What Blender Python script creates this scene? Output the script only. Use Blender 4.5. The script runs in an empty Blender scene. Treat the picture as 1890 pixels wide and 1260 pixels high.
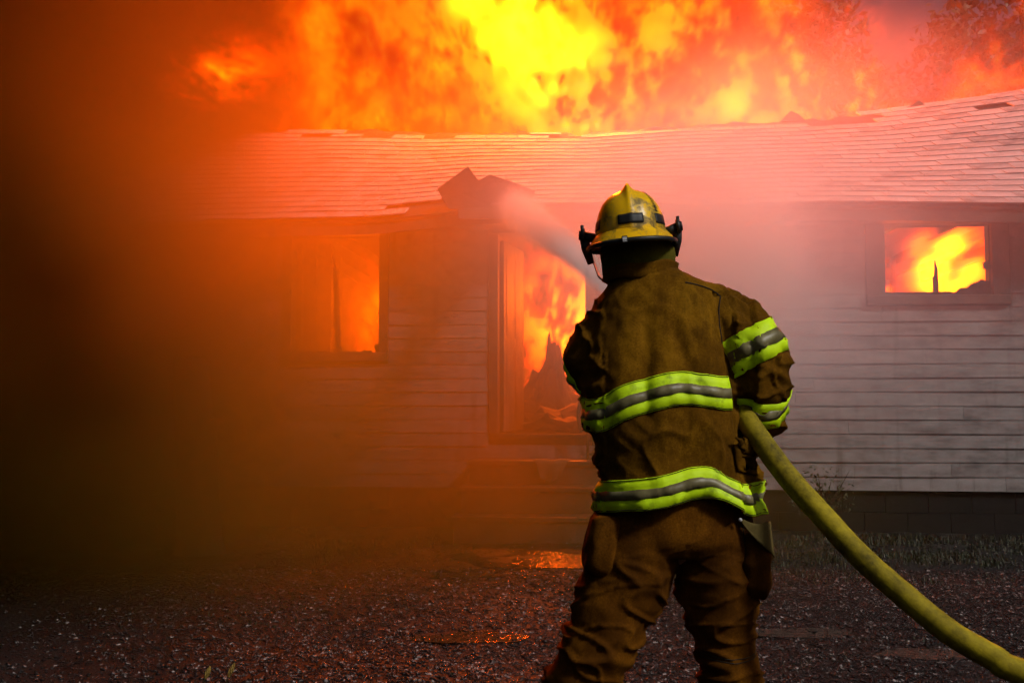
import bpy, bmesh, math, random
import numpy as np
from mathutils import Vector, Matrix, noise as mnoise
R = math.radians
random.seed(7)
rng = np.random.default_rng(11)
sc = bpy.context.scene
col = sc.collection

# ------------------------------------------------------------------ camera, world, sun, exposure
cam_d = bpy.data.cameras.new('camera')
cam_d.lens = 35.0
cam_d.sensor_width = 36.0
cam_d.clip_end = 1500
cam = bpy.data.objects.new('camera', cam_d)
col.objects.link(cam)
cam.location = (0, 0, 1.27)
cam.rotation_euler = (R(90 + 3.426), 0, 0)
sc.camera = cam

SUN_EL, SUN_AZ = R(42), R(51)          # sun high, to the right and a little behind the camera
sun_dir = Vector((math.cos(SUN_EL) * math.sin(SUN_AZ), -math.cos(SUN_EL) * math.cos(SUN_AZ), math.sin(SUN_EL)))
w = bpy.data.worlds.new('World')
sc.world = w
w.use_nodes = True
wn, wl = w.node_tree.nodes, w.node_tree.links
for n in list(wn):
    wn.remove(n)
wo = wn.new('ShaderNodeOutputWorld')
wb = wn.new('ShaderNodeBackground')
sky = wn.new('ShaderNodeTexSky')
sky.sky_type = 'NISHITA'
sky.sun_disc = False
sky.sun_elevation = SUN_EL
sky.sun_rotation = math.atan2(sun_dir.x, sun_dir.y)
sky.air_density = 1.0
sky.dust_density = 6.0
sky.ozone_density = 1.0
hs = wn.new('ShaderNodeHueSaturation')
hs.inputs['Saturation'].default_value = 0.85
wl.new(sky.outputs[0], hs.inputs['Color'])
wl.new(hs.outputs[0], wb.inputs[0])
wb.inputs[1].default_value = 0.05
wl.new(wb.outputs[0], wo.inputs[0])

sun_d = bpy.data.lights.new('sun', 'SUN')
sun_d.energy = 5.0
sun_d.angle = R(8)
sun_d.color = (1.0, 0.97, 0.94)
sun = bpy.data.objects.new('sun', sun_d)
col.objects.link(sun)
sun.rotation_euler = (-sun_dir).to_track_quat('-Z', 'Y').to_euler()

sc.view_settings.view_transform = 'Standard'
sc.view_settings.look = 'None'
sc.view_settings.exposure = -1.35
sc.view_settings.gamma = 1.0
cy = sc.cycles
cy.use_denoising = True
try:
    cy.denoiser = 'OPENIMAGEDENOISE'
except Exception:
    pass
cy.use_adaptive_sampling = True
cy.adaptive_threshold = 0.08
cy.adaptive_min_samples = 14
cy.max_bounces = 4
cy.diffuse_bounces = 2
cy.glossy_bounces = 2
cy.transmission_bounces = 3
cy.volume_bounces = 2
cy.transparent_max_bounces = 48
cy.sample_clamp_indirect = 4.0
cy.volume_step_rate = 3.0
cy.volume_max_steps = 160
cy.caustics_reflective = False
cy.caustics_refractive = False

# ------------------------------------------------------------------ the house frame: wall plane 10.1 m away, turned 4.7 degrees
HA = R(4.7)
HM = Matrix.Translation((0, 10.1, 0)) @ Matrix.Rotation(-HA, 4, 'Z')
def H(u, y, z):                       # house coordinates (along the wall, into the house, height) to the world
    return HM @ Vector((u, y, z))

# ------------------------------------------------------------------ helpers
def tag(o, label=None, cat=None, group=None, kind=None):
    if label: o['label'] = label
    if cat: o['category'] = cat
    if group: o['group'] = group
    if kind: o['kind'] = kind
    return o

def mesh_obj(name, verts, faces, mat=None, parent=None, smooth=False):
    me = bpy.data.meshes.new(name)
    me.from_pydata([tuple(v) for v in verts], [], faces)
    me.update()
    return link_mesh(name, me, mat, parent, smooth)

def link_mesh(name, me, mat=None, parent=None, smooth=False):
    o = bpy.data.objects.new(name, me)
    col.objects.link(o)
    if mat is not None and len(me.materials) == 0:
        me.materials.append(mat)
    if parent is not None:
        o.parent = parent
    if smooth:
        me.polygons.foreach_set('use_smooth', [True] * len(me.polygons))
    return o

def bm_obj(name, bm, mat=None, parent=None, smooth=False):
    me = bpy.data.meshes.new(name)
    bmesh.ops.recalc_face_normals(bm, faces=bm.faces[:])
    bm.to_mesh(me)
    bm.free()
    return link_mesh(name, me, mat, parent, smooth)

def empty(name, loc=(0, 0, 0), parent=None):
    o = bpy.data.objects.new(name, None)
    o.empty_display_size = 0.2
    o.location = loc
    col.objects.link(o)
    if parent: o.parent = parent
    return o

def add_box(bm, x0, x1, y0, y1, z0, z1, jit=0.0):
    vs = []
    for z in (z0, z1):
        for x, y in ((x0, y0), (x1, y0), (x1, y1), (x0, y1)):
            vs.append(bm.verts.new((x + random.uniform(-jit, jit), y + random.uniform(-jit, jit), z + random.uniform(-jit, jit))))
    for f in ((3, 2, 1, 0), (4, 5, 6, 7), (0, 1, 5, 4), (1, 2, 6, 5), (2, 3, 7, 6), (3, 0, 4, 7)):
        bm.faces.new([vs[i] for i in f])
    return vs

def box_obj(name, b, mat, parent=None, bevel=0.0, jit=0.0):
    bm = bmesh.new()
    add_box(bm, *b, jit=jit)
    if bevel:
        bmesh.ops.bevel(bm, geom=bm.edges[:], offset=bevel, segments=1, affect='EDGES')
    return bm_obj(name, bm, mat, parent)

def catmull(pts, n):
    pts = [np.array(p, float) for p in pts]
    P = [2 * pts[0] - pts[1]] + pts + [2 * pts[-1] - pts[-2]]
    out = []
    for i in range(1, len(P) - 2):
        for k in range(n):
            t = k / n
            p0, p1, p2, p3 = P[i - 1], P[i], P[i + 1], P[i + 2]
            out.append(0.5 * ((2 * p1) + (-p0 + p2) * t + (2 * p0 - 5 * p1 + 4 * p2 - p3) * t * t + (-p0 + 3 * p1 - 3 * p2 + p3) * t ** 3))
    out.append(pts[-1])
    return np.array(out)

def add_tube(bm, pts, seg=12, cap=True, squash=None, start=None):
    """pts: (x, y, z, r) along a path; a closed tube."""
    pts = np.array(pts, float)
    n = len(pts)
    rings = []
    ref = None
    for i in range(n):
        a, b = pts[max(i - 1, 0), :3], pts[min(i + 1, n - 1), :3]
        t = Vector(b - a)
        if t.length < 1e-9: t = Vector((0, 0, 1))
        t.normalize()
        if ref is None:
            ref = Vector(start) if start else (Vector((1, 0, 0)) if abs(t.x) < 0.8 else Vector((0, 1, 0)))
        s = (ref - t * ref.dot(t)).normalized()
        ref = s
        q = t.cross(s)
        c = Vector(pts[i, :3])
        r = pts[i, 3]
        e = squash or 1.0
        rings.append([bm.verts.new(c + (s * math.cos(2 * math.pi * k / seg) + q * math.sin(2 * math.pi * k / seg) * e) * r) for k in range(seg)])
    for i in range(n - 1):
        for k in range(seg):
            bm.faces.new((rings[i][k], rings[i][(k + 1) % seg], rings[i + 1][(k + 1) % seg], rings[i + 1][k]))
    if cap:
        bm.faces.new(list(reversed(rings[0])))
        bm.faces.new(rings[-1])
    return rings

# ---- expression nodes: arithmetic on sockets, in shader and geometry node trees alike
class X:
    def __init__(s, tree, sock): s.t, s.s = tree, sock
    def _m(s, op, *a, clamp=False):
        n = s.t.nodes.new('ShaderNodeMath')
        n.operation = op
        n.use_clamp = clamp
        for i, v in enumerate((s,) + a):
            if isinstance(v, X): s.t.links.new(v.s, n.inputs[i])
            else: n.inputs[i].default_value = float(v)
        return X(s.t, n.outputs[0])
    def __add__(s, o): return s._m('ADD', o)
    __radd__ = __add__
    def __sub__(s, o): return s._m('SUBTRACT', o)
    def __rsub__(s, o): return (s * -1.0) + o
    def __mul__(s, o): return s._m('MULTIPLY', o)
    __rmul__ = __mul__
    def __truediv__(s, o): return s._m('DIVIDE', o)
    def __rtruediv__(s, o): return s._m('POWER', -1.0) * o
    def pow(s, e): return s._m('POWER', e)
    def exp(s): return s._m('EXPONENT')
    def max(s, o): return s._m('MAXIMUM', o)
    def min(s, o): return s._m('MINIMUM', o)
    def abs(s): return s._m('ABSOLUTE')
    def sin(s): return s._m('SINE')
    def clamp(s): return s._m('ADD', 0.0, clamp=True)
    def smooth(s, a, b):               # 0 at a, 1 at b (a may be larger than b)
        n = s.t.nodes.new('ShaderNodeMapRange')
        n.interpolation_type = 'SMOOTHSTEP'
        s.t.links.new(s.s, n.inputs[0])
        if a < b:
            n.inputs[1].default_value, n.inputs[2].default_value = a, b
            return X(s.t, n.outputs[0])
        n.inputs[1].default_value, n.inputs[2].default_value = b, a
        return 1.0 - X(s.t, n.outputs[0])

def gauss(x, y, z, c, s):
    q = None
    for v, a, b in zip((x, y, z), c, s):
        if b is None: continue
        d = (v - a) / b
        q = d * d if q is None else q + d * d
    return (q * -1.0).exp()

def vec(tree, x, y, z):
    n = tree.nodes.new('ShaderNodeCombineXYZ')
    for i, v in enumerate((x, y, z)):
        if isinstance(v, X): tree.links.new(v.s, n.inputs[i])
        else: n.inputs[i].default_value = v
    return n.outputs[0]

def noise(tree, v, scale=1.0, detail=3.0, rough=0.5, dist=0.0, out=0):
    n = tree.nodes.new('ShaderNodeTexNoise')
    if v is not None: tree.links.new(v, n.inputs['Vector'])
    n.inputs['Scale'].default_value = scale
    n.inputs['Detail'].default_value = detail
    n.inputs['Roughness'].default_value = rough
    n.inputs['Distortion'].default_value = dist
    return X(tree, n.outputs[out])

# ---- surface materials
def mat_new(name):
    m = bpy.data.materials.new(name)
    m.use_nodes = True
    nt = m.node_tree
    b = nt.nodes.get('Principled BSDF')
    return m, nt, b

def ramp(nt, fac, stops):
    n = nt.nodes.new('ShaderNodeValToRGB')
    e = n.color_ramp.elements
    while len(e) < len(stops): e.new(0.5)
    for i, (p, c) in enumerate(stops):
        e[i].position = p
        e[i].color = tuple(c) + (1,)
    nt.links.new(fac, n.inputs[0])
    return n.outputs[0]

def surf(name, stops, scale=4.0, detail=6.0, rough=0.75, bump=0.3, bscale=None, stretch=(1, 1, 1), spec=0.3, rrange=None, objrand=0.0, coord='Object', bdist=0.01):
    m, nt, b = mat_new(name)
    tc = nt.nodes.new('ShaderNodeTexCoord')
    mp = nt.nodes.new('ShaderNodeMapping')
    mp.inputs['Scale'].default_value = stretch
    nt.links.new(tc.outputs[coord], mp.inputs[0])
    f = noise(nt, mp.outputs[0], scale, detail, 0.6)
    if objrand:
        oi = nt.nodes.new('ShaderNodeObjectInfo')
        f = f + (X(nt, oi.outputs['Random']) - 0.5) * objrand
    nt.links.new(ramp(nt, f.s, stops), b.inputs['Base Color'])
    b.inputs['Roughness'].default_value = rough
    b.inputs['Specular IOR Level'].default_value = spec
    if rrange:
        g = noise(nt, mp.outputs[0], scale * 1.7, 4, 0.6)
        mr = nt.nodes.new('ShaderNodeMapRange')
        nt.links.new(g.s, mr.inputs[0])
        mr.inputs[1].default_value, mr.inputs[2].default_value = 0.3, 0.7
        mr.inputs[3].default_value, mr.inputs[4].default_value = rrange
        nt.links.new(mr.outputs[0], b.inputs['Roughness'])
    if bump:
        bp = nt.nodes.new('ShaderNodeBump')
        bp.inputs['Strength'].default_value = bump
        bp.inputs['Distance'].default_value = bdist
        nt.links.new(noise(nt, mp.outputs[0], bscale or scale * 5, 6, 0.65).s, bp.inputs['Height'])
        nt.links.new(bp.outputs[0], b.inputs['Normal'])
    return m

M = {}
def siding_mat():
    m, nt, b = mat_new('siding_paint')
    tc = nt.nodes.new('ShaderNodeTexCoord'); o = tc.outputs['Object']
    def mapped(sx, sy, sz):
        mp = nt.nodes.new('ShaderNodeMapping'); mp.inputs['Scale'].default_value = (sx, sy, sz)
        nt.links.new(o, mp.inputs[0]); return mp.outputs[0]
    f = noise(nt, mapped(1.2, 1, 3), 2.5, 7, 0.65)
    oi = nt.nodes.new('ShaderNodeObjectInfo')
    f = f + (X(nt, oi.outputs['Random']) - 0.5) * 0.14
    c = ramp(nt, f.s, [(0.28, (0.13, 0.11, 0.105)), (0.5, (0.25, 0.228, 0.22)), (0.78, (0.34, 0.315, 0.305))])
    streak = noise(nt, mapped(3.2, 1, 0.28), 2.2, 6, 0.7).smooth(0.50, 0.72)          # soot and rain streaks
    fleck = noise(nt, mapped(1, 1, 1), 34, 4, 0.7).smooth(0.66, 0.72)               # chipped paint
    sp = nt.nodes.new('ShaderNodeSeparateXYZ'); nt.links.new(o, sp.inputs[0])
    ux, uz = X(nt, sp.outputs[0]), X(nt, sp.outputs[2])
    ragged = noise(nt, mapped(1, 1, 1), 5.0, 6, 0.7)
    scorch = None                                                                    # scorch marks licking out of the openings
    for cu_, cz_, su_, sz_ in ((4.2, 3.1, 0.85, 0.42), (-1.83, 3.1, 0.75, 0.40), (0.3, 3.1, 0.8, 0.45), (4.95, 2.5, 0.35, 0.5), (0.9, 1.6, 0.22, 0.9)):
        du, dz = (ux - cu_) / su_, (uz - cz_) / sz_
        g = ((du * du + dz * dz) * -1.0).exp()
        scorch = g if scorch is None else scorch + g
    scorch = (scorch * 1.5 + (ragged - 0.5) * 1.6 - 0.35).clamp()
    mx = nt.nodes.new('ShaderNodeMix'); mx.data_type = 'RGBA'
    nt.links.new((streak * 0.5 + fleck * 0.5 + scorch * 0.9).clamp().s, mx.inputs[0])
    nt.links.new(c, mx.inputs[6]); mx.inputs[7].default_value = (0.05, 0.04, 0.036, 1)
    nt.links.new(mx.outputs[2], b.inputs['Base Color'])
    b.inputs['Roughness'].default_value = 0.6; b.inputs['Specular IOR Level'].default_value = 0.25
    bp = nt.nodes.new('ShaderNodeBump'); bp.inputs['Strength'].default_value = 0.25; bp.inputs['Distance'].default_value = 0.006
    nt.links.new(noise(nt, mapped(0.5, 1, 2), 30, 5, 0.65).s, bp.inputs['Height']); nt.links.new(bp.outputs[0], b.inputs['Normal'])
    return m
M['siding'] = siding_mat()
M['casing'] = surf('scorched_casing', [(0.3, (0.03, 0.022, 0.018)), (0.7, (0.10, 0.075, 0.06))], 5, 6, 0.8, 0.5)
M['char'] = surf('charred_wood', [(0.3, (0.008, 0.007, 0.006)), (0.55, (0.02, 0.016, 0.013)), (0.8, (0.06, 0.04, 0.03))], 9, 6, 0.85, 0.9, 25, (1, 1, 1))
M['shingle'] = surf('roof_shingle', [(0.22, (0.16, 0.15, 0.16)), (0.4, (0.34, 0.325, 0.34)), (0.62, (0.44, 0.42, 0.44)), (0.85, (0.52, 0.50, 0.52))], 5, 8, 0.75, 0.5, 60, (1, 1, 1), objrand=0.32)
M['deck'] = surf('roof_deck', [(0.3, (0.03, 0.026, 0.025)), (0.7, (0.07, 0.055, 0.05))], 6, 5, 0.9, 0.4)
M['plaster'] = surf('interior_plaster', [(0.25, (0.05, 0.035, 0.03)), (0.5, (0.30, 0.24, 0.2)), (0.75, (0.45, 0.38, 0.32))], 2.2, 8, 0.9, 0.4)
M['floorwood'] = surf('burnt_floor', [(0.3, (0.03, 0.02, 0.015)), (0.7, (0.16, 0.10, 0.06))], 4, 6, 0.8, 0.5)
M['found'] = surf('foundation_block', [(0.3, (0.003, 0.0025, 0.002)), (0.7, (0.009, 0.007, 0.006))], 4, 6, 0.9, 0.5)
M['step'] = surf('step_wood', [(0.3, (0.06, 0.045, 0.035)), (0.7, (0.18, 0.13, 0.10))], 5, 6, 0.6, 0.5, spec=0.5)

# ------------------------------------------------------------------ ground
def ground_h(x, y):
    return 0.02 * math.sin(x * 0.7 + 1.3) * math.sin(y * 0.9) + 0.018 * mnoise.noise((x * 1.3, y * 1.3, 0.0)) + 0.009 * mnoise.noise((x * 4.1, y * 5.3, 2.0)) + 0.005 * mnoise.noise((x * 9.7, y * 12.3, 4.0))

def ground_mat():
    m, nt, b = mat_new('wet_gravel_ground')
    tc = nt.nodes.new('ShaderNodeTexCoord')
    o = tc.outputs['Object']
    big = noise(nt, o, 0.9, 5, 0.6)
    fine = noise(nt, o, 55, 3, 0.6)
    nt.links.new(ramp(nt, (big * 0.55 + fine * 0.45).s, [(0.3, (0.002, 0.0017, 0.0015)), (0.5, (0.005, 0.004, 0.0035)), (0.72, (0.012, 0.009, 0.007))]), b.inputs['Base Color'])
    b.inputs['Specular IOR Level'].default_value = 0.35
    nt.links.new(ramp(nt, big.s, [(0.35, (0.38,) * 3), (0.6, (0.75,) * 3)]), b.inputs['Roughness'])
    bp = nt.nodes.new('ShaderNodeBump')
    bp.inputs['Strength'].default_value = 0.8
    bp.inputs['Distance'].default_value = 0.02
    nt.links.new((fine + noise(nt, o, 18, 3, 0.6) * 0.7).s, bp.inputs['Height'])
    nt.links.new(bp.outputs[0], b.inputs['Normal'])
    return m

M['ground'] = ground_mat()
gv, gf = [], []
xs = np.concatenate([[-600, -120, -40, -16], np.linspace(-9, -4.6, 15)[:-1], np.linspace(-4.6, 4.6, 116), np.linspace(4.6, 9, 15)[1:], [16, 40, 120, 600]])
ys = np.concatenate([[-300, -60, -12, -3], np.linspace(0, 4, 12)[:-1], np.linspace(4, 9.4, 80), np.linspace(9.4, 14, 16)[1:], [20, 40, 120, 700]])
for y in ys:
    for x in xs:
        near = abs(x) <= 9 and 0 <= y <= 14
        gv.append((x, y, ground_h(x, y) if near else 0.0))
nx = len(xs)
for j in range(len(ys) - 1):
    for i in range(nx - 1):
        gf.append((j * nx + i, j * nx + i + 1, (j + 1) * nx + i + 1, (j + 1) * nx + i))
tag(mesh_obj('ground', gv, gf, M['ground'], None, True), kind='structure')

# ------------------------------------------------------------------ the burning house
house = empty('house')
house.matrix_world = HM
tag(house, 'single storey clapboard house burning through its shingled roof', 'house')
U0, U1 = -7.2, 8.4
Z_SILL, Z_TOP = 0.40, 3.16
OPEN = [(-2.29, -1.37, 1.77, 2.98), (-0.14, 0.745, 0.94, 2.98), (3.70, 4.72, 2.31, 3.01)]   # left window, door, right window
CAS = [(0.10, 0.10, 0.10, 0.10), (0.10, 0.10, 0.0, 0.10), (0.19, 0.17, 0.10, 0.14)]        # casing left, right, below, above

wall = None
bm = bmesh.new()
us = sorted({U0, U1, *[o[0] for o in OPEN], *[o[1] for o in OPEN]})
for a, b in zip(us[:-1], us[1:]):
    spans = [(Z_SILL, Z_TOP + 0.01)]
    for o in OPEN:
        if a >= o[0] - 1e-6 and b <= o[1] + 1e-6:
            spans = [(Z_SILL, o[2]), (o[3], Z_TOP + 0.01)]
    for z0, z1 in spans:
        add_box(bm, a, b, 0.024, 0.15, z0, z1)
wall = bm_obj('wall', bm, M['char'], house)
wall['label'] = 'pale painted clapboard front wall of the burning house'

# lapped boards, each its own piece; they stop at the casings and butt end to end
PITCH = 0.1378
ncourse = int(round((Z_TOP - Z_SILL) / PITCH))
for k in range(ncourse):
    z0 = Z_SILL + k * PITCH
    z1 = z0 + PITCH + 0.012
    cuts = []
    for (a, b, c, d), (cl, cr, cb, ct) in zip(OPEN, CAS):
        if z1 > c - cb and z0 < d + ct:
            cuts.append((a - cl, b + cr, c - cb, d + ct))
    segs, cur = [], U0
    for c in cuts:
        segs.append((cur, c[0]))
        cur = c[1]
    segs.append((cur, U1))
    for a, b in segs:
        joints = [a]
        x = a + random.uniform(1.4, 3.6)
        while x < b - 0.8:
            joints.append(x)
            x += random.uniform(3.0, 3.7)
        joints.append(b)
        for p, q in zip(joints[:-1], joints[1:]):
            dz = random.uniform(-0.0025, 0.0025)
            t = random.uniform(0.0, 0.003)
            n = max(2, int((q - p) / 0.5))
            vs, fs = [], []
            for i in range(n + 1):
                x = p + 0.0015 + (q - p - 0.003) * i / n
                wv = 0.0025 * math.sin(x * 2.3 + k * 1.7)
                sag = 0.002 * math.sin(x * 1.1 + k)
                for (yy, zz) in ((-0.022 - t + wv, z0 + dz + sag), (-0.013 + wv, z1 + dz + sag), (0.004, z1 + dz + sag), (-0.004, z0 + dz + sag)):
                    vs.append((x, yy, min(zz, Z_TOP + 0.01)))
                if i:
                    b0, b1 = (i - 1) * 4, i * 4
                    for c in range(4):
                        fs.append((b0 + c, b0 + (c + 1) % 4, b1 + (c + 1) % 4, b1 + c))
            fs.append((0, 3, 2, 1))
            fs.append((n * 4, n * 4 + 1, n * 4 + 2, n * 4 + 3))
            mesh_obj('plank', vs, fs, M['siding'], wall)

M['leafwood'] = surf('blistered_door', [(0.36, (0.012, 0.007, 0.005)), (0.5, (0.07, 0.04, 0.028)), (0.68, (0.20, 0.12, 0.08))], 7, 9, 0.7, 0.9, 22, (3, 3, 0.35))
# openings: casings, sills, burnt mullions
def window(o, c, name='window'):
    a, b, z0, z1 = o
    cl, cr, cb, ct = c
    w_ = empty(name, (0, 0, 0), house)
    box_obj('casing', (a - cl + 0.002, a, -0.035, 0.16, z0, z1), M['casing'], w_, 0.006)
    box_obj('casing', (b, b + cr - 0.002, -0.035, 0.16, z0, z1), M['casing'], w_, 0.006)
    box_obj('casing', (a - cl + 0.002, b + cr - 0.002, -0.04, 0.16, z1, z1 + ct - 0.004), M['casing'], w_, 0.006)
    if cb > 0:
        box_obj('sill', (a - cl + 0.002, b + cr - 0.002, -0.06, 0.16, z0 - cb + 0.004, z0), M['casing'], w_, 0.008)
    return w_

def ragged_strip(name, parent, pts_top, z_base, y0, y1, mat):
    """burnt lower or side edge: a low wall with an uneven top"""
    vs, fs = [], []
    for (u, z) in pts_top:
        vs += [(u, y0, z_base), (u, y0, z), (u, y1, z - 0.004), (u, y1, z_base)]
    n = len(pts_top)
    for i in range(n - 1):
        b0, b1 = i * 4, i * 4 + 4
        for c in range(4):
            fs.append((b0 + c, b0 + (c + 1) % 4, b1 + (c + 1) % 4, b1 + c))
    fs.append((0, 3, 2, 1))
    e = (n - 1) * 4
    fs.append((e, e + 1, e + 2, e + 3))
    return mesh_obj(name, vs, fs, mat, parent)

win_l = window(OPEN[0], CAS[0])
win_l['label'] = 'tall burnt out window with one charred upright'
vs = []
bm = bmesh.new()
rp = [(-1.815, 0.06, 1.74, 0.032), (-1.822, 0.06, 2.0, 0.030), (-1.836, 0.06, 2.3, 0.027), (-1.85, 0.06, 2.6, 0.022), (-1.868, 0.06, 2.72, 0.016), (-1.872, 0.06, 2.79, 0.010)]
add_tube(bm, rp, 5)
bm_obj('mullion', bm, M['char'], win_l)
tp = [(u, 1.775 + max(0, 0.022 * mnoise.noise((u * 9, 3, 1)) + 0.02 * random.random()) + (0.05 if -1.84 < u < -1.77 else 0)) for u in np.linspace(-2.285, -1.375, 60)]
ragged_strip('ragged_edge', win_l, tp, 1.74, 0.03, 0.07, M['char'])
rs = []
for z in np.linspace(1.78, 2.2, 26):
    rs.append((-1.373 - 0.006 - 0.03 * max(0, mnoise.noise((z * 14, 8, 2))) - (0.035 if z < 1.86 else 0.0), z))
vs, fs = [], []
for (u, z) in rs:
    vs += [(-1.365, 0.03, z), (u, 0.03, z), (u, 0.07, z), (-1.365, 0.07, z)]
for i in range(len(rs) - 1):
    for c in range(4):
        fs.append((i * 4 + c, i * 4 + (c + 1) % 4, i * 4 + 4 + (c + 1) % 4, i * 4 + 4 + c))
fs += [(0, 1, 2, 3), tuple(len(rs) * 4 - 4 + i for i in (3, 2, 1, 0))]
mesh_obj('ragged_edge', vs, fs, M['char'], win_l)

win_r = window(OPEN[2], CAS[2])
win_r['label'] = 'small burnt out window with broken charred frame and flames inside'
bm = bmesh.new()
add_tube(bm, [(4.205, 0.06, 2.30, 0.030), (4.207, 0.06, 2.42, 0.029), (4.205, 0.06, 2.5, 0.030), (4.212, 0.06, 2.505, 0.022), (4.214, 0.06, 2.58, 0.018), (4.208, 0.06, 2.62, 0.012), (4.206, 0.06, 2.665, 0.006)], 5)
bm_obj('mullion', bm, M['char'], win_r)
tp = []
for u in np.linspace(3.705, 4.715, 70):
    z = 2.345 + 0.008 * mnoise.noise((u * 12, 1, 1)) + 0.004 * random.random()
    if u > 4.38: z += 0.11 * min(1, (u - 4.38) / 0.25) + 0.025 * mnoise.noise((u * 15, 4, 1))
    tp.append((u, z))
ragged_strip('ragged_edge', win_r, tp, 2.30, 0.03, 0.07, M['char'])
rs = []
for z in np.linspace(2.32, 3.0, 46):
    d = 0.012 + 0.025 * max(0, mnoise.noise((z * 12, 5, 2)))
    if 2.57 < z < 2.64: d += 0.045
    rs.append((4.722 - d, z))
vs, fs = [], []
for (u, z) in rs:
    vs += [(4.73, 0.03, z), (u, 0.03, z), (u, 0.07, z), (4.73, 0.07, z)]
for i in range(len(rs) - 1):
    for c in range(4):
        fs.append((i * 4 + c, i * 4 + (c + 1) % 4, i * 4 + 4 + (c + 1) % 4, i * 4 + 4 + c))
fs += [(0, 1, 2, 3), tuple(len(rs) * 4 - 4 + i for i in (3, 2, 1, 0))]
mesh_obj('ragged_edge', vs, fs, M['char'], win_r)

door = window(OPEN[1], CAS[1], 'doorway')
door['label'] = 'open doorway full of flames above the front steps'
box_obj('threshold', (-0.135, 0.74, -0.06, 0.17, 0.90, 0.938), M['char'], door, 0.006)
# the door leaf stands open inwards from the left jamb
leaf = box_obj('door_leaf', (0, 0.80, -0.022, 0.022, 0, 1.98), M['leafwood'], door, 0.004)
leaf.location = (-0.12, 0.17, 0.955)
leaf.rotation_euler = (0, 0, R(79))
for (p0, p1, q0, q1) in ((0.1, 0.37, 0.15, 0.85), (0.43, 0.70, 0.15, 0.85), (0.1, 0.37, 1.0, 1.85), (0.43, 0.70, 1.0, 1.85)):
    box_obj('door_panel', (p0, p1, -0.026, -0.0225, q0, q1), M['leafwood'], leaf, 0.003)

# foundation skirt below the boards, with its blocks
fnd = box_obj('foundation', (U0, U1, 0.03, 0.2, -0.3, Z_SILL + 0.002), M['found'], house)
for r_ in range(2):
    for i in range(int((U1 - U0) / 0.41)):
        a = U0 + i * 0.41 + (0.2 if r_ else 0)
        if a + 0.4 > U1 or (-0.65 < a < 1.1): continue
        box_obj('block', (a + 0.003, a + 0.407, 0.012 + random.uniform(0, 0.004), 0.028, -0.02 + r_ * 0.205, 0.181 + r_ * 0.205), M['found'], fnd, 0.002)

# interior: floor, back wall, partitions
box_obj('floor', (U0, U1, 0.16, 6.3, 0.78, 0.90), M['floorwood'], house)
box_obj('interior_wall', (U0, U1, 5.2, 5.3, 0.9, 3.2), M['plaster'], house)
for u, y0, y1 in ((-3.2, 0.16, 5.2), (-0.75, 0.16, 5.2), (2.6, 0.16, 5.2), (5.9, 0.16, 5.2)):
    box_obj('interior_wall', (u - 0.05, u + 0.05, y0, y1, 0.9, 3.2), M['plaster'], house)
box_obj('interior_wall', (-3.14, -2.36, 2.2, 2.3, 0.9, 3.1), M['char'], house)
for u in (-2.62, -2.45, -2.27):
    box_obj('stud', (u, u + 0.07, 1.2, 1.3, 0.9, 3.1), M['char'], house, 0.006)
for u in (0.30, 0.52, 4.62, 4.5):
    box_obj('stud', (u, u + 0.05, 2.9, 3.0, 0.9, 3.1), M['char'], house, 0.006)
# ceiling joists, most of the plaster gone
for u in np.arange(U0 + 0.3, U1, 0.6):
    box_obj('joist', (u, u + 0.05, 0.16, 5.2, 3.05, 3.2), M['char'], house)

box_obj('ceiling', (U0, U1, 0.16, 6.3, 3.21, 3.23), M['char'], house)
# roof surface: sagging front slope
ROOF_L = 3.97
def lerp_pts(pts, x):
    return float(np.interp(x, [p[0] for p in pts], [p[1] for p in pts]))
EAVE = [(-7.2, 3.03), (-2.7, 3.06), (-1.35, 3.10), (-0.6, 3.165), (0.6, 3.175), (1.64, 3.17), (2.9, 3.165), (4.0, 3.125), (4.9, 3.12), (8.4, 3.14)]
RIDGE = [(-7.2, 5.1), (-3.6, 5.03), (-2.4, 5.0), (-1.3, 4.94), (0.7, 4.89), (1.9, 4.95), (3.4, 4.985), (4.4, 5.04), (5.1, 5.12), (5.8, 5.2), (6.4, 5.28), (8.4, 5.45)]
def roof_pt(u, s):
    t = s / ROOF_L
    e, r_ = lerp_pts(EAVE, u), lerp_pts(RIDGE, u)
    z = e + (r_ - e) * t + 0.014 * math.sin(u * 1.9 + 0.6) * (1 - t) ** 2 + 0.014 * math.sin(math.pi * t) * mnoise.noise((u * 0.8, s * 0.7, 0)) - 0.03 * math.sin(math.pi * t)
    return Vector((u, -0.42 + 3.52 * t, z))

roof = None
vs, fs = [], []
NU, NS = 150, 14
for j in range(NS + 1):
    for i in range(NU + 1):
        p = roof_pt(U0 + (U1 - U0) * i / NU, ROOF_L * j / NS)
        if j == NS: p.z += 0.05 * mnoise.noise((p.x * 2.1, 4.0, 0.0)) + 0.05 * mnoise.noise((p.x * 5.3, 8.0, 0.0)) - 0.02
        vs.append(p - Vector((0, -0.01, 0.022)))
n0 = len(vs)
vs += [v - Vector((0, -0.012, 0.03)) for v in vs]
for j in range(NS):
    for i in range(NU):
        a = j * (NU + 1) + i
        fs.append((a, a + 1, a + NU + 2, a + NU + 1))
        fs.append((n0 + a + NU + 1, n0 + a + NU + 2, n0 + a + 1, n0 + a))
for i in range(NU):
    fs.append((i + 1, i, n0 + i, n0 + i + 1))
roof = mesh_obj('roof', vs, fs, M['deck'], house)
roof['label'] = 'sagging pale shingled front roof slope under the flames'
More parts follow.
